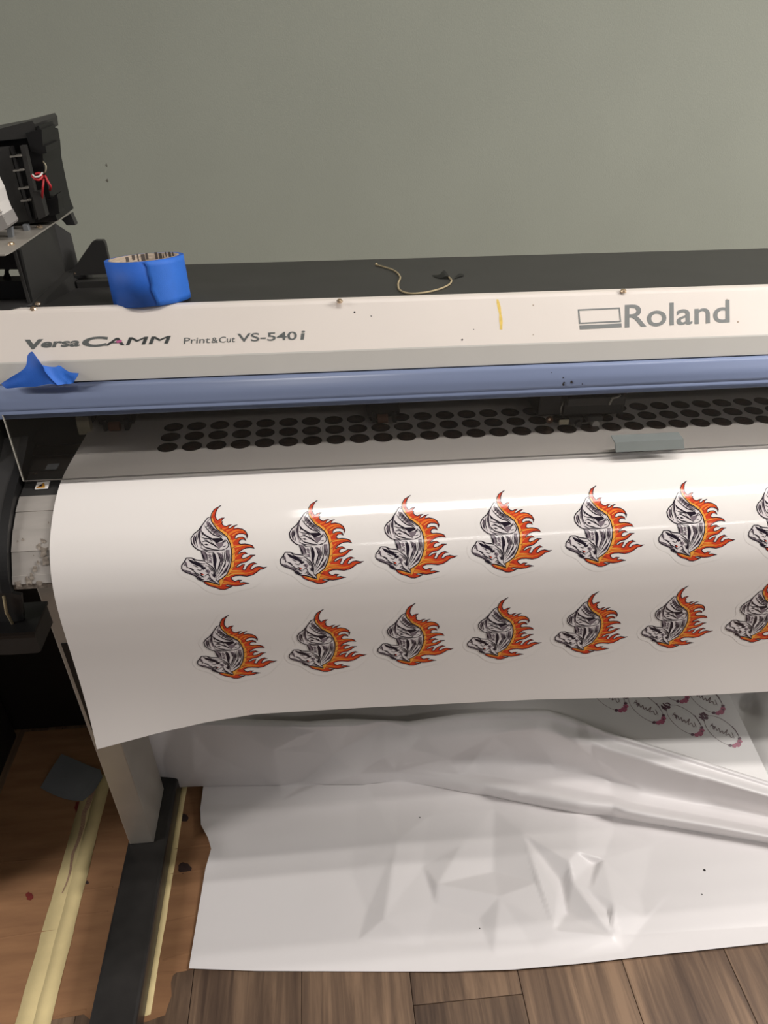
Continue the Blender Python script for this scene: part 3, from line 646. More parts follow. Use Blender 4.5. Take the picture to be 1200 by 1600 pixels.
blobs = [  # mid grey and dark areas on the body
  ([(400,330),(360,400),(345,470),(360,560),(385,600),(372,520),(378,430)],'inkm'),
  ([(300,455),(282,510),(292,565),(322,598),(308,540),(316,480)],'inkm'),
  ([(380,395),(430,448),(520,498),(640,495),(655,525),(570,562),(540,530),(450,482),(392,445)],'ink'),
  ([(440,300),(480,300),(560,400),(640,470),(600,480),(520,420),(450,340)],'inkm'),
  ([(560,560),(640,545),(690,500),(650,590),(610,625)],'inkm'),
  ([(395,650),(430,660),(470,700),(452,780),(425,760)],'inkm'),
  ([(530,665),(560,690),(575,780),(560,900),(545,850),(540,760)],'ink'),
  ([(590,670),(640,690),(660,760),(620,850),(632,760)],'inkm'),([(690,640),(735,640),(735,740),(700,800),(700,720)],'inkm'),
  ([(680,870),(735,800),(700,910),(600,985),(640,930)],'inkm'),
  ([(225,752),(280,772),(350,805),(420,835),(405,862),(330,835),(260,800)],'ink'),
  ([(380,850),(430,850),(450,870),(410,890)],'ink'),
  ([(165,880),(240,905),(320,945),(400,985),(330,975),(240,938),(180,908)],'inkm'),
  ([(330,970),(380,985),(410,1020),(350,1000)],'ink'),
  ([(190,780),(215,800),(222,850),(196,830)],'inkm'),([(172,822),(190,818),(186,838)],'ink'),
  ([(362,920),(400,930),(420,955),(385,952)],'ink'),([(388,936),(414,940),(410,954),(390,950)],'red'),
  ([(430,905),(470,880),(500,905),(480,940)],'inkm'),([(540,900),(560,960),(545,985),(525,960)],'ink'),([(470,1000),(520,1010),(575,1050),(500,1030)],'inkm'),
  ([(425,570),(455,565),(485,582),(450,588)],'ink'),
  ([(470,700),(505,700),(520,730),(485,735)],'inkm'),([(478,760),(512,762),(520,790),(486,790)],'inkm')]
lines = [([(400,330),(372,380),(365,440),(372,520),(400,590)],9),([(330,440),(322,520),(345,610)],8),([(300,470),(292,530),(315,590)],6),
  ([(420,340),(470,402),(540,458),(610,482),(660,520)],9),([(478,312),(530,372),(600,424),(680,480)],8),([(432,372),(462,345),(478,314)],7),([(460,398),(492,366),(505,345)],7),([(490,425),(522,394),(535,375)],7),([(522,450),(552,420),(570,400)],7),([(560,468),(590,440)],7),
  ([(398,545),(445,534),(520,570),(620,632)],9),([(400,560),(430,602),(500,630),(610,642)],8),([(380,480),(430,500),(480,505),(530,540)],8),([(640,560),(690,522),(722,580),(700,620),(640,640)],7),
  ([(380,610),(440,640),(560,650),(680,640)],8),([(385,650),(430,650),(480,670),(540,668)],7),
  ([(430,660),(462,730),(470,800)],7),([(470,740),(500,742),(520,760)],6),([(474,800),(500,790),(524,806)],6),([(520,670),(540,760),(540,840)],7),
  ([(580,665),(625,760),(600,850),(580,940)],7),([(645,670),(660,760),(620,870),(590,940)],6),([(690,650),(692,760),(640,890),(585,970)],6),([(738,690),(735,780),(680,900),(588,992)],6),([(605,680),(640,740),(640,790)],5),([(670,660),(675,740),(665,790)],5),
  ([(430,780),(480,820),(530,860),(562,930),(566,1000)],9),([(440,830),(505,862),(548,930),(552,985)],7),([(275,742),(330,790),(400,812),(440,810)],8),
  ([(205,742),(190,800),(215,850)],6),([(215,850),(280,890),(330,930),(430,975)],7),([(320,968),(360,950),(420,985)],7),([(430,965),(468,940),(505,1000)],7),([(455,1010),(480,985),(540,1030),(600,1068)],8),([(380,900),(400,864),(450,850)],6)]
class Flat:
    def __init__(s): s.items = []          # (list of 2d tris verts, faces, material, layer)
    def poly(s, pts, mat_, layer):
        P = [Vector((p[0], p[1], 0)) for p in pts]
        t = geometry.tessellate_polygon([P]); s.items.append(([(p[0], p[1]) for p in pts], [tuple(f) for f in t], mat_, layer))
    def stroke(s, pts, w, mat_, layer, taper=True, closed=False):
        P = np.array(pts, float)
        if closed: P = np.vstack([P, P[:1]])
        elif len(P) > 2: P = crspline(P, 4)
        n = len(P); vs = []
        for i in range(n):
            a = P[max(i-1, 0)]; b = P[min(i+1, n-1)]
            if closed and i in (0, n-1): a = P[n-2]; b = P[1]
            t = b-a; l = np.linalg.norm(t); t = t/l if l > 1e-9 else np.array([1., 0.]); q = np.array([-t[1], t[0]])
            f_ = 1.0
            if taper == 'start': f_ = max(0.06, 1-i/(n-1.0))
            elif taper: f_ = max(0.25, math.sin(math.pi*(0.12+0.76*i/(n-1.0))))
            vs += [tuple(P[i]+q*w*0.5*f_), tuple(P[i]-q*w*0.5*f_)]
        s.items.append((vs, [(2*i, 2*i+1, 2*i+3, 2*i+2) for i in range(n-1)], mat_, layer))
    def mesh2d(s, cuts=None):
        """slice along the second coordinate so the print can bend with the sheet"""
        bm = bmesh.new(); lay = bm.verts.layers.float.new('layer'); mats = []
        for vs, fs, m_, ly in s.items:
            if m_ not in mats: mats.append(m_)
            bv = [bm.verts.new((a, b, 0)) for a, b in vs]
            for v in bv: v[lay] = ly
            for f in fs:
                try: nf = bm.faces.new([bv[i] for i in f]); nf.material_index = mats.index(m_)
                except ValueError: pass
        if cuts is not None:
            for c in cuts:
                bmesh.ops.bisect_plane(bm, geom=bm.verts[:]+bm.edges[:]+bm.faces[:], plane_co=(0, c, 0), plane_no=(0, 1, 0), dist=1e-9)
        bm.verts.index_update()
        V = np.array([v.co[:2] for v in bm.verts]); L = np.array([v[lay] for v in bm.verts])
        Fc = [[v.index for v in f.verts] for f in bm.faces]; fm = [f.material_index for f in bm.faces]; bm.free()
        return V, L, Fc, fm, mats
FS = Flat(); T = lambda pts: [sk(*p) for p in pts]
UN = (sk(700, 600)[0]-sk(600, 600)[0])/100.0       # metres per drawing unit
kiss = [(600,30),(690,170),(860,270),(1010,400),(1100,560),(1130,700),(1260,830),(1200,930),(1050,1090),(850,1150),(620,1200),(440,1150),(300,1040),(130,960),(80,850),(140,720),(230,660),(190,520),(250,400),(380,250),(480,100)]
FS.poly(T([tuple(p) for p in crspline(kiss+kiss[:1], 4)[:-1]]), 'vinyl', 0)
FS.poly(T(flame), 'red', 1); FS.poly(T(amber), 'amber', 2)
for pts, w, m_ in streaks: FS.stroke(T(pts), w*UN, m_, 3 if m_ != 'ink' else 4, 'start')
FS.stroke(T(flame), 11*UN, 'ink', 4, False, True)
FS.poly(T(body), 'inkl', 3)
for pts, m_ in blobs: FS.poly(T(pts), m_, 4 if m_ == 'inkm' else 5)
for pts, w in lines: FS.stroke(T(pts), w*1.5*UN, 'ink', 6)
hatch = [((345,420),(338,520)),((312,470),(306,560)),((400,420),(395,470)),((420,520),(470,525)),((500,540),(560,590)),((540,575),(590,610)),((450,610),(540,635)),((560,500),(620,505)),((600,455),(650,490)),((470,340),(510,360)),((500,375),(540,395)),((530,410),(575,430)),((440,300),(470,280)),((470,270),(480,250)),
  ((410,700),(430,760)),((480,690),(500,700)),((560,700),(575,800)),((600,700),(610,760)),((650,700),(650,780)),((700,680),(705,760)),((720,720),(715,790)),((690,800),(660,860)),((620,800),(600,880)),((650,880),(610,930)),((710,860),(660,930)),((560,860),(575,920)),((500,830),(535,880)),
  ((235,770),(300,790)),((310,800),(380,818)),((200,830),(215,870)),((240,860),(300,890)),((290,830),(350,860)),((330,880),(380,900)),((190,890),(260,915)),((280,920),(350,955)),((440,880),(470,920)),((480,860),(520,910)),((510,930),(530,970)),((360,990),(420,1010)),((480,1010),(530,1030)),((560,1000),(585,1040)),((400,560),(390,600)),((650,600),(690,590)),((660,545),(690,540))]
for a_, b_ in hatch: FS.stroke(T([a_, ((a_[0]+b_[0])/2+5, (a_[1]+b_[1])/2), b_]), 9*UN, 'ink', 6)
FS.stroke(T(body), 13*UN, 'ink', 6, False, True)
X1, S1 = sk(612, 92)
loc = [it for it in FS.items]
FS.items = [([(a-X1, b-S1) for a, b in vs], fs, m_, ly) for vs, fs, m_, ly in loc]
V2, L2, F2, FM2, MM2 = FS.mesh2d(np.arange(-0.012, 0.1, 0.0025))
tipX = [-0.116, -0.014, 0.0865, 0.190, 0.293, 0.397, 0.4995, 0.602, 0.7045]
ordn = ['leftmost', 'second', 'third', 'fourth', 'fifth', 'sixth', 'seventh', 'eighth', 'ninth']
for row, s0 in enumerate((S1, S1+0.1252)):
    y, z, ny, nz = sheet_at(V2[:, 1]+s0); of = 0.00010+0.00006*L2
    VV = np.stack([V2[:, 0], y+ny*of, z+nz*of], 1)
    me = None
    for c, tx in enumerate(tipX):
        VV[:, 1] = y+ny*of+sheet_wave(V2[:, 0]+tx, V2[:, 1]+s0)
        if me is None or row == 1:
            o = mk('printed_sticker', VV+np.array([tx, 0, 0]), F2, MM2, sheet, False, FM2, org=(tx, VV[:, 1].mean(), VV[:, 2].mean())); me = o.data; l0 = Vector(o.location)-Vector((tx, 0, 0))
        else:
            o = bpy.data.objects.new('printed_sticker', me); COL.objects.link(o); o.parent = sheet; o.location = l0+Vector((tx, 0, 0))
        if c < 7: o['label'] = '%s flaming horned beast sticker in the %s row' % (ordn[c], ['upper', 'lower'][row])
# --- dark discs printed on the part still inside the machine
FD = Flat(); R0 = 0.0117; n = 28
FD.poly([(R0*math.cos(2*math.pi*k/n), R0*math.sin(2*math.pi*k/n)) for k in range(n)], 'disc', 0)
for k, yy in enumerate((-0.0045, -0.0012, 0.0022, 0.0055)):
    hw = math.sqrt(R0**2-yy*yy)*(0.62, 0.74, 0.66, 0.5)[k]
    FD.stroke([(-hw, yy+0.0006), (-hw*0.3, yy-0.0005), (hw*0.2, yy+0.0007), (hw, yy)], 0.0011, 'disct', 1)
FD.stroke([(0.005, 0.0052), (0.0065, 0.004)], 0.0018, 'brown', 2, False)
Vd, Ld, Fd, FMd, MMd = FD.mesh2d()
for rj, yy in enumerate((0.748, 0.7745, 0.801)):
    med = None
    for ci in range(31):
        x = -0.1865+0.0281*ci-0.0006*rj
        z = np.interp(-yy, -SS[:120, 0], SS[:120, 1])
        if med is None:
            o = mk('printed_disc', np.stack([Vd[:, 0]+x, Vd[:, 1]+yy, np.interp(-(Vd[:, 1]+yy), -SS[:120, 0], SS[:120, 1])+0.00025+0.00006*Ld], 1), Fd, MMd, sheet, False, FMd, org=(x, yy, z)); med = o.data
        else:
            o = bpy.data.objects.new('printed_disc', med); COL.objects.link(o); o.parent = sheet; o.location = Vector((x, yy, z))-Vector(sheet.location)

# ------------------------------------------------------------------ loose things on the machine
# roll of blue tape, tipped back where it straddles the lip of the hood
ctr = uz(236, 481, 1.2215); RO = 0.0418; RI = 0.0362; HT = 0.0460
base = Vector((ctr[0]-0.0065, 0.7745+RO, 1.2205-TSL*(RO-0.006)+0.0008))
RM = Matrix.Translation(base) @ Matrix.Rotation(math.radians(-7.8), 4, 'X') @ Matrix.Rotation(math.radians(-2.6), 4, 'Y')
roll = empty('tape_roll', base); tag(roll, 'roll of blue painter tape standing on the machine top', 'tape roll')
def ring(name, ro, ri, z0, z1, m_, parent, a0=0, a1=2*math.pi, seg=64, M=RM):
    vs = []; fs = []; full = abs(a1-a0-2*math.pi) < 1e-6; n = seg if full else seg+1
    for k in range(n):
        an = a0+(a1-a0)*k/seg
        for (r, z) in ((ro, z0), (ro, z1), (ri, z1), (ri, z0)): vs.append(M @ Vector((r*math.cos(an), r*math.sin(an), z)))
    for k in range(seg):
        k2 = (k+1) % n
        for j in range(4): fs.append((4*k+j, 4*k2+j, 4*k2+(j+1) % 4, 4*k+(j+1) % 4))
    if not full: fs += [(0, 1, 2, 3), (4*(n-1)+3, 4*(n-1)+2, 4*(n-1)+1, 4*(n-1))]
    o = mk(name, vs, fs, m_, parent)
    for p in o.data.polygons: p.use_smooth = abs((RM.to_3x3().inverted() @ p.normal).z) < 0.5
    return o
ring('tape_winding', RO, RI+0.0015, 0.0, HT, 'tape', roll)
core = ring('core', RI+0.0015, RI, -0.0005, HT+0.0002, 'core', roll)
# loose last turn with ragged end
vs = []; fs = []; NA = 26
for k in range(NA+1):
    for j in range(9):
        t = j/8.0
        ae = math.radians(-78)+0.11*t+0.018*math.sin(t*17)+0.02*math.sin(t*7)       # ragged torn end
        an = ae+(math.radians(60)-ae)*k/NA
        r = RO+0.0005+0.0006*(1-k/NA)
        vs.append(RM @ Vector((r*math.cos(an), r*math.sin(an), HT*(1-t))))
for k in range(NA):
    for j in range(8): fs.append((9*k+j, 9*k+j+1, 9*(k+1)+j+1, 9*(k+1)+j))
o = mk('loose_tape_end', vs, fs, 'tape2', roll, True); sd = o.modifiers.new('t', 'SOLIDIFY'); sd.thickness = 0.0003; sd.offset = 0
random.seed(5)
vs = []; fs = []
for (a, w, z0, z1) in [(60, 1.2, .042, .047), (66, 1.0, .036, .045), (72, 3, .040, .046), (80, 2.4, .035, .047), (97, 2, .040, .047), (104, 3.4, .038, .046), (113, 1.2, .036, .047), (121, 2.6, .041, .046), (40, 2.5, .041, .047), (50, 3.5, .042, .047), (133, 3, .04, .045)]:
    b0 = len(vs)
    for da in (-w, w):
        for zz in (z0, z1):
            an = math.radians(a+da); vs.append(RM @ Vector(((RI-0.0003)*math.cos(an), (RI-0.0003)*math.sin(an), zz)))
    fs.append((b0, b0+1, b0+3, b0+2))
mk('core_print', vs, fs, 'coret', core)
# torn piece of blue tape stuck on the hood
def scrap_pt(px, py, lift):
    # base points lie on the hood faces; lift raises them towards the viewer
    if py < 562: return hoodpt(px, py, 0.0008+lift)
    yv = 0.7455-(py-562)*(0.0130/42.0)
    return uy(px, py, yv-0.002-lift)
cg = [[(2,599,.000),(16,590,.004),(40,573,.007),(50,560,.010),(57,555,.012),(60,556,.013)],
      [(5,603,.001),(22,592,.004),(44,581,.007),(56,571,.009),(62,566,.012),(66,571,.012)],
      [(8,606,.001),(28,599,.004),(50,592,.006),(64,584,.008),(70,580,.009),(76,588,.008)],
      [(12,607,.001),(34,605,.003),(56,604,.004),(70,601,.005),(80,600,.006),(92,602,.005)]]
GA = bigrid([[scrap_pt(*p) for p in r] for r in cg], 4, 5)
scr = grid_mk('tape_scrap', GA, 'tape', None, 0.0003); tag(scr, 'crumpled torn scrap of blue tape stuck on the hood', 'tape scrap')
cg2 = [[(64,570,.011),(78,573,.006),(88,573,.004),(92,571,.003),(108,581,.003),(123,583,.004)],
       [(70,580,.011),(82,584,.006),(92,583,.004),(100,582,.003),(112,588,.003),(121,588,.004)],
       [(78,590,.009),(88,592,.005),(98,592,.003),(104,592,.002),(114,594,.002),(117,594,.003)],
       [(90,602,.006),(96,601,.004),(102,600,.002),(108,600,.002),(113,599,.001),(115,598,.001)]]
grid_mk('folded_flap', bigrid([[scrap_pt(*p) for p in r] for r in cg2], 4, 5), 'tape2', scr, 0.0003)
# tan cord and dark scrap on the black top
cp = [tp(x, y, .0014) for x, y in [(588, 415.5), (597, 418), (615, 424), (625, 434), (622, 446), (626, 456), (640, 460.5), (660, 459.5), (685, 454), (702, 446), (705, 439), (700, 434)]]
cord = tube('cord', crspline(cp, 6), 0.0011, 'wire', None, 8); tag(cord, 'thin tan cord lying in a loose curve on the black machine top', 'cord')
kn = bmesh.new(); bmesh.ops.create_icosphere(kn, subdivisions=2, radius=0.0022, matrix=Matrix.Translation(Vector(cp[0])+Vector((0, 0, .0006))))
bm_mk('knot', kn, 'wire', cord)
g2 = bigrid([[tp(675, 431, .0008), tp(686, 433, .003), tp(694, 430, .006), tp(700, 431, .002)],
             [tp(680, 434, .0008), tp(689, 436, .001), tp(697, 436, .003), tp(704, 434, .0008)]], 4, 4)
fsr = grid_mk('torn_scrap', g2, 'black2', None, .0004); tag(fsr, 'small curled black scrap at the end of the tan cord', 'scrap')
g3 = bigrid([[tp(712, 433, .0006), tp(719, 430, .002), tp(725, 430, .0006)], [tp(710, 436, .0006), tp(717, 434, .0008), tp(724, 432, .0006)]], 4, 4)
fs2 = grid_mk('torn_scrap', g3, 'black2', None, .0004); tag(fs2, 'tiny black flake right of the cord on the machine top', 'scrap')

# ------------------------------------------------------------------ floor: cardboard, masking tape, paper, added dark boxes
CT = 0.0045
def fp(px, py, z=CT): p = uz(px, py, z); return (p[0], p[1])
cl = [(-0.80, 1.245), (-0.80, 0.56), (-0.70, 0.562), fp(20, 1612), fp(56, 1597), fp(90, 1592), fp(131, 1585), (-0.47, 0.578)]
cl += [(-0.40, 0.575), fp(228, 1597), fp(246, 1590), fp(258, 1586), fp(262, 1572), fp(268, 1556), fp(267, 1535), fp(270, 1524), (-0.335, 0.649), (-0.300, 0.652), (-0.285, 0.70), (-0.27, 0.90), (-0.30, 1.10), (-0.30, 1.245)]
card = slab_poly('cardboard_sheet', cl, 0.0004, CT, 'card'); tag(card, 'flat brown corrugated cardboard laid under the printer foot', 'cardboard')
random.seed(11)
# torn lip of cardboard and corrugation creases
def creasel(pts, w, m_='carde', h=0.0006):
    vs = []; fs = []
    P = [np.array(uz(x, y, CT)) for x, y in pts]
    for i, p in enumerate(P):
        t = P[min(i+1, len(P)-1)]-P[max(i-1, 0)]; t /= np.linalg.norm(t); q = np.array([-t[1], t[0], 0])*w
        vs += [p+q, p+np.array([0, 0, h]), p-q]
    for i in range(len(P)-1): fs += [(3*i, 3*i+1, 3*i+4, 3*i+3), (3*i+1, 3*i+2, 3*i+5, 3*i+4)]
    return mk('crease', vs, fs, m_, card, True)
for pts in ([(0, 1348), (60, 1343), (100, 1340)], [(0, 1466), (50, 1458), (95, 1452)], [(128, 1392), (150, 1389), (176, 1386)], [(122, 1430), (150, 1427), (168, 1424)], [(272, 1327), (300, 1323), (328, 1320)], [(266, 1366), (300, 1362), (327, 1358)], [(262, 1440), (290, 1434), (314, 1430)], [(255, 1500), (285, 1492), (305, 1488)], [(245, 1521), (270, 1519), (292, 1515)], [(82, 1592), (110, 1583), (134, 1578)]):
    creasel(pts, 0.0022, 'card', 0.0012)
creasel([(243, 1521.5), (270, 1520), (292, 1516), (303, 1514)], 0.0012, 'carde', 0.0004)
def blot(name, px, py, rx, ry, m_, parent, z=CT, seed=1):
    random.seed(seed); vs = []
    for k in range(14):
        an = 2*math.pi*k/14; rr = 0.75+0.45*random.random(); p = uz(px+math.cos(an)*rx*rr, py+math.sin(an)*ry*rr, z+0.0004); vs.append(p)
    return mk(name, vs, [tuple(range(14))], m_, parent)
blot('ink_stain', 288, 1356, 10, 9, 'stain', card, seed=2); blot('ink_stain', 288, 1278, 8, 7, 'stain', card, seed=4)
blot('ink_stain', 46, 1400, 6, 6, 'redst', card, seed=5); blot('ink_stain', 136, 1379, 2.5, 3, 'stain', card, seed=6); blot('ink_stain', 122, 1262, 6, 12, 'redst', card, seed=7)
# masking tape
def strip(name, L, Rr, z, label, m_='mask', wig=0.0008):
    n = 24; vs = []; random.seed(len(label))
    for i in range(n+1):
        t = i/n; a = np.array(L[0])*(1-t)+np.array(L[1])*t; b = np.array(Rr[0])*(1-t)+np.array(Rr[1])*t
        vs += [(a[0]+random.uniform(-wig, wig), a[1], z), (a[0]*.5+b[0]*.5, a[1]*.5+b[1]*.5, z+.0005), (b[0]+random.uniform(-wig, wig), b[1], z)]
    fs = []
    for i in range(n): fs += [(3*i, 3*i+1, 3*i+4, 3*i+3), (3*i+1, 3*i+2, 3*i+5, 3*i+4)]
    o = mk(name, vs, fs, m_, None, True); sd = o.modifiers.new('t', 'SOLIDIFY'); sd.thickness = .0003; sd.offset = 0
    tag(o, label, 'masking tape', 'masking tape strips on the cardboard'); return o
s1 = strip('masking_tape_strip', [(-0.6115, 1.10), (-0.6105, 0.555)], [(-0.553, 1.10), (-0.5475, 0.555)], CT+.0006, 'wide cream masking tape strip on cardboard, left of the black foot')
o = strip('masking_tape_layer', [(-0.583, 1.10), (-0.579, 0.556)], [(-0.5535, 1.10), (-0.548, 0.556)], CT+.0012, 'x'); 
for k in ('label', 'category', 'group'): del o[k]
o.parent = s1; o.location = o.location-s1.location
strip('masking_tape_strip', [(-0.3865, 1.12), (-0.390, 0.578)], [(-0.370, 1.12), (-0.3725, 0.582)], CT+.0006, 'narrow cream masking tape strip along the right side of black foot')
vs = []; random.seed(9)
for i in range(16):
    t = i/15; x = -0.590+0.0022*math.sin(i*1.1)+random.uniform(-.0008, .0008); y = 1.07-0.25*t; w = .006*(1-t)+.001; vs += [(x-w, y, CT+.0016), (x+w, y, CT+.0016)]
mk('ink_smudge', vs, [(2*i, 2*i+1, 2*i+3, 2*i+2) for i in range(15)], mat('smudged_purple_ink', (150, 112, 100), 0.8, rgb2=(190, 160, 126), vscale=300), s1)
# folded paper on the cardboard
pg = [[uz(63, 1231, CT+.002), uz(82, 1241, CT+.003), uz(104, 1249, CT+.002), uz(118, 1251, CT+.003)],
      [uz(78, 1205, CT+.012), uz(98, 1216, CT+.014), uz(118, 1225, CT+.016), uz(136, 1232, CT+.010)],
      [uz(96, 1178, CT+.010), uz(118, 1187, CT+.012), uz(138, 1196, CT+.014), uz(157, 1203, CT+.010)]]
pap = grid_mk('paper_scrap', bigrid(pg, 5, 5), 'paper', None, .0008); tag(pap, 'blue grey folded paper scrap on cardboard behind the stand leg', 'paper')
fl2 = [[uz(118, 1251, CT+.003), uz(136, 1232, CT+.010), uz(157, 1203, CT+.010)], [uz(130, 1251, CT+.001), uz(147, 1236, CT+.004), uz(160, 1215, CT+.003)]]
grid_mk('paper_fold', bigrid(fl2, 4, 4), 'paper', pap, .0008)
# made-up black boxes, added to keep the space under the left end dark
def add_shade_box(name, x0, x1, y0, y1, z1, label):
    r_ = empty(name, ((x0+x1)/2, (y0+y1)/2, CT)); tag(r_, label, 'box')
    box('box_body', x0, x1, y0, y1, CT+.0005, z1, 'bin', r_, .006); box('box_lid', x0-.006, x1+.006, y0-.006, y1+.006, z1+.0002, z1+.03, 'bin', r_, .006)
    return r_
add_shade_box('shade_box', -1.20, -0.52, 1.252, 1.325, 0.86, 'added tall black box filling the dark shade behind the stand leg')
add_shade_box('shade_box', -1.12, -0.815, 0.80, 1.235, 0.62, 'added low black box filling the dark shade at the far left')
# ------------------------------------------------------------------ vinyl waste below
# (a) blank run of vinyl that lies on the floor and climbs in a big fold behind
def ip(tab, x): k = sorted(tab); return float(np.interp(x, k, [tab[i] for i in k]))
FRONT = {295: 1513, 400: 1517, 600: 1518, 700: 1518, 800: 1515, 900: 1506, 1000: 1495, 1200: 1473, 1500: 1442}
FOOT = {225: 1231, 318: 1229, 420: 1228, 560: 1225, 630: 1222, 700: 1233, 800: 1250, 1000: 1285, 1200: 1318, 1500: 1372}
CRY = {225: 1.046, 318: 1.050, 400: 1.052, 500: 1.048, 560: 1.042, 630: 1.045, 720: 1.04, 800: 1.025, 860: 1.005, 950: .965, 1080: .915, 1200: .87, 1500: .78}
CRP = {225: 1145, 262: 1135, 340: 1129, 420: 1131, 480: 1133, 540: 1129, 600: 1131, 640: 1133, 720: 1121, 790: 1116, 860: 1115, 900: 1128, 950: 1149, 1080: 1188, 1200: 1226, 1500: 1318}
# crumple points: photo pixel -> height offset (mm)
Z6 = lambda x, y: (540+x/1.818, 1220+y/1.818)
Z5 = lambda x, y: (200+x/2.308, 1100+y/2.308)
CN = {'a': (*Z6(500,165), 15), 'b': (*Z6(590,435), 9), 'c': (*Z6(435,340), 11), 'd': (*Z6(260,305), 10), 'e': (*Z6(420,255), -3), 'f': (*Z6(420,90), 9), 'g': (*Z6(520,80), 12),
      'h': (*Z6(652,218), 15), 'i': (*Z6(630,250), 19), 'j': (*Z6(642,300), 13), 'k': (*Z6(610,288), 3), 'l': (*Z6(628,375), -1), 'm': (*Z6(757,450), 9), 'n': (*Z6(745,378), 2), 'o': (*Z6(690,320), 8),
      'p': (*Z6(755,352), 9), 'q': (*Z6(790,487), 0), 'r': (*Z6(850,390), 0.8), 's': (*Z6(690,245), 3), 't': (*Z6(145,185), 13), 'u': (*Z6(110,400), 8), 'v': (*Z6(60,370), 0), 'w': (*Z6(220,245), 3),
      'x': (*Z6(235,110), 9), 'y': (*Z6(20,270), 1), 'z': (*Z6(380,392), 0), 'A': (*Z6(255,352), 2), 'B': (*Z6(655,55), 8), 'C': (*Z6(480,52), 8), 'D': (*Z6(330,190), 7),
      'E': (*Z6(730,230), 6), 'F': (*Z6(600,330), 8), 'G': (*Z6(540,300), 9),
      'b1': (*Z5(740,200), -13), 'b2': (*Z5(530,155), 9), 'b3': (*Z5(440,105), 8), 'b4': (*Z5(570,72), 6), 'b5': (*Z5(690,105), -7), 'b6': (*Z5(800,72), 9), 'b7': (*Z5(920,80), -6), 'b8': (*Z5(1015,145), 13), 'b9': (*Z5(925,185), 5),
      'b10': (*Z5(830,242), 6), 'b11': (*Z5(1060,95), 7), 'b12': (*Z5(960,250), -4), 'b13': (*Z5(965,215), 5), 'b14': (*Z5(1150,185), 9), 'b15': (*Z5(640,150), -4), 'b16': (*Z5(445,245), 3), 'b17': (*Z5(240,240), 5), 'b18': (*Z5(160,110), -4), 'b19': (*Z5(620,110), 5),
      'c1': (842, 1124, 4), 'c2': (834, 1150, -6), 'c3': (800, 1168, 3), 'c4': (770, 1148, 6), 'c5': (872, 1208, -6), 'c6': (958, 1220, -8), 'c7': (900, 1160, 9), 'c8': (930, 1185, -3), 'c9': (1000, 1230, 6), 'c10': (720, 1215, 4), 'c11': (742, 1190, -5), 'c12': (1080, 1240, 4)}
CE = ['a b', 'b c', 'c d', 'h i', 'g h', 'i j', 'j m', 'j o', 'j n', 'p q', 'i k', 'k l', 't u', 't w', 'x w', 'f e', 'a e', 'u v', 'b l', 'l m', 'm q', 'q r', 'd w', 'a F', 'C B', 'f x', 'p n',
      'b1 b5', 'b1 b7', 'b1 b2', 'b2 b3', 'b10 b9', 'b9 b8', 'b8 b14', 'b4 b5', 'b1 b15', 'b15 b19', 'b6 b1', 'b12 b13', 'b16 b2', 'c1 c2', 'c2 c3', 'c7 c6', 'c7 c8', 'c5 c8']
keys = list(CN)
pts = [Vector((CN[k][0], CN[k][1])) for k in keys]; hts = [CN[k][2]*0.0015 for k in keys]
for (x, y) in [(200, 1600), (700, 1560), (1200, 1540), (1600, 1480), (1600, 1300), (1600, 1050), (1200, 1050), (900, 1060), (600, 1080), (200, 1080), (200, 1300), (300, 1250), (310, 1330), (330, 1420), (400, 1300), (380, 1400), (440, 1250), (460, 1340), (480, 1440), (560, 1470), (660, 1480), (770, 1496), (880, 1500), (980, 1500), (1010, 1440), (1060, 1380), (1020, 1320), (960, 1290), (1150, 1300), (1200, 1420), (1120, 1290), (330, 1180), (300, 1140), (1000, 1400), (930, 1350), (1100, 1200), (1180, 1260), (520, 1460), (840, 1490)]:
    pts.append(Vector((x, y))); hts.append(0.0)
edges = [(keys.index(e.split()[0]), keys.index(e.split()[1])) for e in CE]
cv, ce_, cf, ov, oe, of_ = geometry.delaunay_2d_cdt(pts, edges, [], 0, 1e-4)
ch = []
for k in range(len(cv)):
    if ov[k]: ch.append(hts[ov[k][0]])
    else:   # crossing of crease edges: nearest weighted height
        d = [((cv[k]-p).length, h) for p, h in zip(pts, hts)]; d.sort(key=lambda t: t[0]); d = d[:3]; ch.append(sum(h/(l+1) for l, h in d)/sum(1/(l+1) for l, h in d))
TA = np.array([[tuple(cv[i]) for i in f] for f in cf]); TH = np.array([[ch[i] for i in f] for f in cf])
def crumple(x, y):
    a, b, c = TA[:, 0], TA[:, 1], TA[:, 2]
    den = (b[:, 1]-c[:, 1])*(a[:, 0]-c[:, 0])+(c[:, 0]-b[:, 0])*(a[:, 1]-c[:, 1])
    l1 = ((b[:, 1]-c[:, 1])*(x-c[:, 0])+(c[:, 0]-b[:, 0])*(y-c[:, 1]))/den; l2 = ((c[:, 1]-a[:, 1])*(x-c[:, 0])+(a[:, 0]-c[:, 0])*(y-c[:, 1]))/den; l3 = 1-l1-l2
    mn = np.minimum(np.minimum(l1, l2), l3); i = int(np.argmax(mn))
    return float(TH[i, 0]*l1[i]+TH[i, 1]*l2[i]+TH[i, 2]*l3[i])
LEFTE = {0.0: 295, 0.30: 309, 0.55: 321, 0.66: 330, 0.72: 325, 0.79: 314, 0.88: 313, 1.0: 318}
NF, NBd, NBk = 130, 60, 14
NCm, NCl = 300, 20
rows = []
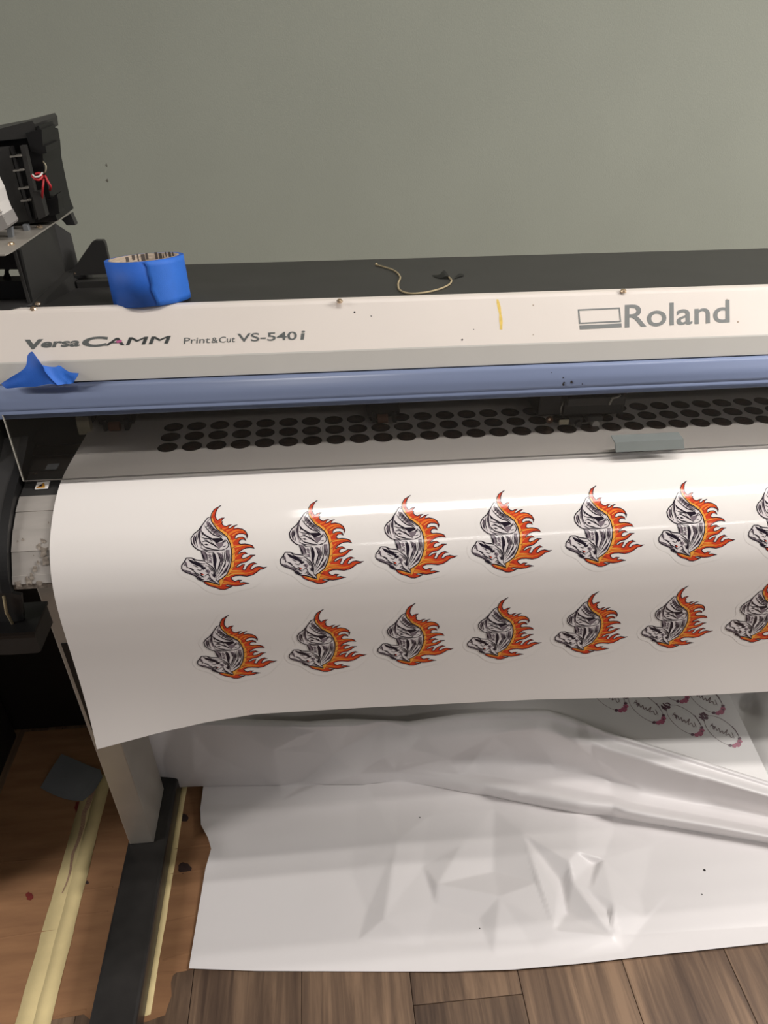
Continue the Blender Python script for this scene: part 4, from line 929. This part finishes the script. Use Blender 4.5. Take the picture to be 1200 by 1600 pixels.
def base_point(r, x):
    """r in 0..1 floor, 1..2 fold face, 2..3 behind the crest; x in photo px"""
    if r <= 1.0:
        py = ip(FRONT, x)+(ip(FOOT, x)-ip(FRONT, x))*r
        z = 0.0062+0.0035*math.sin(math.pi*r)
        z += 0.020*math.exp(-((x-316)/26.0)**2)*math.exp(-((r-0.66)/0.09)**2) + 0.012*math.exp(-((x-330)/60.0)**2)*math.exp(-((r-0.93)/0.12)**2)
        z += (0.003+0.009*max(0, min(1, (x-620)/200.0)))*max(0, 1-r*6)
        # soft swell running across the left half
        z += 0.010*math.exp(-((x-470)/160.0)**2)*math.exp(-((r-0.74-0.0003*(x-470))/0.10)**2)
        if r > 0.90: z += (r-0.90)/0.10*0.010*max(0.0, 1-max(0, x-600)/150.0)
        return uz(x, py, z), py
    fy, cy = ip(FOOT, x), ip(CRP, x)
    if r <= 2.0:
        t = r-1.0; py = fy+(cy-fy)*t
        P0 = base_point(1.0, x)[0]; yc = ip(CRY, x); lipw = max(0.0, min(1.0, (x-640)/170.0))
        # depth runs from the foot to the crest; on the right the fold rolls forward over the floor run
        sst = lambda a, b, v: (lambda q: q*q*(3-2*q))(min(1.0, max(0.0, (v-a)/(b-a))))
        gl = 0.74*sst(0.04, 0.52, t)-0.10*sst(0.5, 0.86, t)+0.36*sst(0.78, 1.0, t)
        yy = P0[1]+(yc-P0[1])*(t*(1-lipw)+gl*lipw) - lipw*0.014*math.sin(math.pi*min(1.0, t*4.0))*(1 if t < 0.25 else 0)
        yy -= 0.010*math.sin(math.pi*t)*(1-lipw)*math.exp(-((x-420)/300.0)**2)
        return uy(x, py, yy), py
    t = r-2.0; P = base_point(2.0, x)[0].copy(); P[1] += 0.015*math.sin(t*math.pi/2)+0.03*t; P[2] += 0.004*math.sin(math.pi*min(1, t*2))*(t < .5) - 0.11*t*t
    P[2] = max(P[2], 0.006); return P, ip(CRP, x)-10*t
rs = list(np.linspace(0, 1, NF)) + list(np.linspace(1, 2, NBd)[1:]) + list(np.linspace(2, 3, NBk)[1:])
VG = {}; vs = []; fs = []
for ri, r in enumerate(rs):
    le = ip(LEFTE, min(r, 1.0))
    cols = [le+(1480-le)*((c/NCm)**1.0) for c in range(NCm+1)]
    lcols = []
    if r >= 1.0:
        lb = 250-27*min(1.0, (r-1.0)); lcols = [lb+(le-lb)*k/NCl for k in range(NCl)]
    for ci, x in list(enumerate(lcols, start=-NCl)) + list(enumerate(cols)):
        P, py = base_point(r, x); h = crumple(x, py) if r < 2.02 else 0.0
        if r <= 1.0:
            edge = min(1.0, r*6.0); P = P+np.array([0, 0, 1])*h*edge; P[2] = max(P[2], 0.0058)
        else: P = P+np.array([0, -0.9, 0.35])*h*(1.0 if r <= 2.0 else 0.0)
        VG[(ri, ci)] = len(vs); vs.append(P)
for ri in range(len(rs)-1):
    for ci in range(-NCl, NCm):
        q = [(ri, ci), (ri, ci+1), (ri+1, ci+1), (ri+1, ci)]
        if all(k in VG for k in q): fs.append(tuple(VG[k] for k in q))
waste = mk('crumpled_vinyl', vs, fs, 'matte', None, True)
sd = waste.modifiers.new('t', 'SOLIDIFY'); sd.thickness = .0004; sd.offset = -1; sd.use_rim = False
tag(waste, 'large blank white vinyl sheet crumpled across the floor under the printer', 'vinyl sheet')
blot_pts = [(1102, 1357, 2.2), (1098, 1395, 1.0), (656, 1276, 1.2), (750, 1448, 1.0)]
for k, (px, py, r) in enumerate(blot_pts):
    P = uz(px, py, 0.012+crumple(px, py)*1.0+.004); pp = []
    for j in range(8):
        an = 2*math.pi*j/8; pp.append(P+np.array([math.cos(an)*r*.0012, math.sin(an)*r*.0012, 0.0]))
    # sits on the vinyl: drop onto the nearest vertex height
    d = min(((v[0]-P[0])**2+(v[1]-P[1])**2, v[2]) for v in vs[:NF*(NCm+1)])
    pp = [np.array([p[0], p[1], d[1]+.0006]) for p in pp]
    mk('ink_speck', pp, [tuple(range(8))], 'dust', waste)
# (b) printed offcut with floral wreaths leaning behind the fold
WP = [uy(880, 1108, 1.035), uy(1190, 1222, .915), uy(1130, 1080, 1.10)]
wN = np.cross(WP[1]-WP[0], WP[2]-WP[0]); wN /= np.linalg.norm(wN)
if wN[2] < 0: wN = -wN
def wpl(px, py, off=0.0): return upl(px, py, WP[0], wN)+wN*off
rows_ = []
for k, t in enumerate(np.linspace(0, 1, 6)):
    # from the upper edge (hidden behind the hanging print) to the lower edge behind the crest
    top = [uy(300, 1078, 1.16), uy(480, 1075, 1.15), uy(680, 1070, 1.13), wpl(830, 1060), wpl(930, 1050), wpl(1030, 1046), wpl(1120, 1044)]
    bot = [uy(300, 1150, 1.10), uy(480, 1150, 1.095), uy(680, 1145, 1.085), wpl(870, 1140), wpl(960, 1175), wpl(1080, 1212), wpl(1212, 1236)]
    e = 0.010*math.sin(math.pi*t)
    rows_.append([np.array(a)*(1-t)+np.array(b)*t for a, b in zip(top, bot)])
WG = bigrid(rows_, 8, 5)
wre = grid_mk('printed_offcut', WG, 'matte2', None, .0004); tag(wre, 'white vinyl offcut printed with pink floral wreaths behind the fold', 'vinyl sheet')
def wreath(cx, cy):
    F = Flat()
    # ellipse ring with long axis down to the right, drawn in photo px about the centre then laid on the offcut plane
    ca_, sa_ = math.cos(math.radians(38)), math.sin(math.radians(38))
    def el(t, k=1.0): a = 33*k*math.cos(t); b = 15*k*math.sin(t); return (cx+a*ca_-b*sa_, cy+a*sa_+b*ca_)
    ringp = [el(2*math.pi*i/36) for i in range(36)]
    F.stroke(ringp, 0.6, 'script', 0, False, True)
    random.seed(int(cx))
    def bloom(x, y, r, m_):
        for j in range(5):
            an = j*1.257; F.poly([(x+r*.6*math.cos(an)+r*.62*math.cos(2*math.pi*i/8), y+(r*.6*math.sin(an)+r*.62*math.sin(2*math.pi*i/8))*.8) for i in range(8)], m_, 1+0.2*j)
    for (t, r, m_) in [(0.12, 4.2, 'rose'), (0.45, 3.4, 'rose'), (-0.25, 3.6, 'rose'), (-0.1, 2.4, 'leaf'), (0.75, 2.5, 'leaf'), (-0.5, 2.4, 'leaf')]: x, y = el(t, 1.0); bloom(x, y, r, m_)
    for (t, w) in [(3.0, 3.5), (3.25, 3.0), (2.8, 3.0), (3.5, 2.4)]:
        x, y = el(t); F.stroke([(x, y), (x-5, y-3+random.uniform(-3, 3)), (x-9, y-5+random.uniform(-4, 3))], w, 'leaf', 2)
    x, y = el(3.1); bloom(x+2, y, 2.6, 'leaf')
    for t in (-0.75, -0.95, -1.15): x, y = el(t); F.stroke([(x, y), (x-3, y-5)], 2.2, 'leaf', 2)
    # looping script across the middle
    sp_ = [(-19, -3), (-15, -9), (-14, -1), (-11, -5), (-8, 1), (-5, -3), (-3, 3), (0, 0), (2, 4), (5, 1), (8, -3), (6, 6), (11, 3), (14, 8), (17, 6), (15, 0), (19, 8)]
    F.stroke([(cx+a, cy+b+a*0.18) for a, b in sp_], 1.3, 'script', 1, True)
    F.stroke([(cx-18, cy-9), (cx-12, cy-6), (cx-13, cy-1)], 1.5, 'leaf', 1, True)
    V, L, Fc, fm, mats = F.mesh2d()
    return mk('wreath_print', [wpl(a, b, .0006+.0002*l) for (a, b), l in zip(V, L)], Fc, mats, wre, False, fm)
for (cx, cy) in [(950, 1087), (1009, 1106), (1069, 1125), (1128, 1142), (1046, 1073), (1102, 1091)]: wreath(cx, cy)
# (c) second blank length at the right edge, further back
rg = [[uy(1105, 1040, 1.155), uy(1180, 1030, 1.16), uy(1260, 1020, 1.17), uy(1400, 1010, 1.18)],
      [uy(1120, 1090, 1.11), uy(1165, 1104, 1.12), uy(1215, 1085, 1.10), uy(1400, 1075, 1.12)],
      [uz(1125, 1150, .045), uz(1180, 1138, .06), uz(1240, 1135, .06), uz(1400, 1140, .06)],
      [uz(1140, 1225, .010), uz(1200, 1240, .010), uz(1280, 1250, .010), uz(1420, 1290, .010)]]
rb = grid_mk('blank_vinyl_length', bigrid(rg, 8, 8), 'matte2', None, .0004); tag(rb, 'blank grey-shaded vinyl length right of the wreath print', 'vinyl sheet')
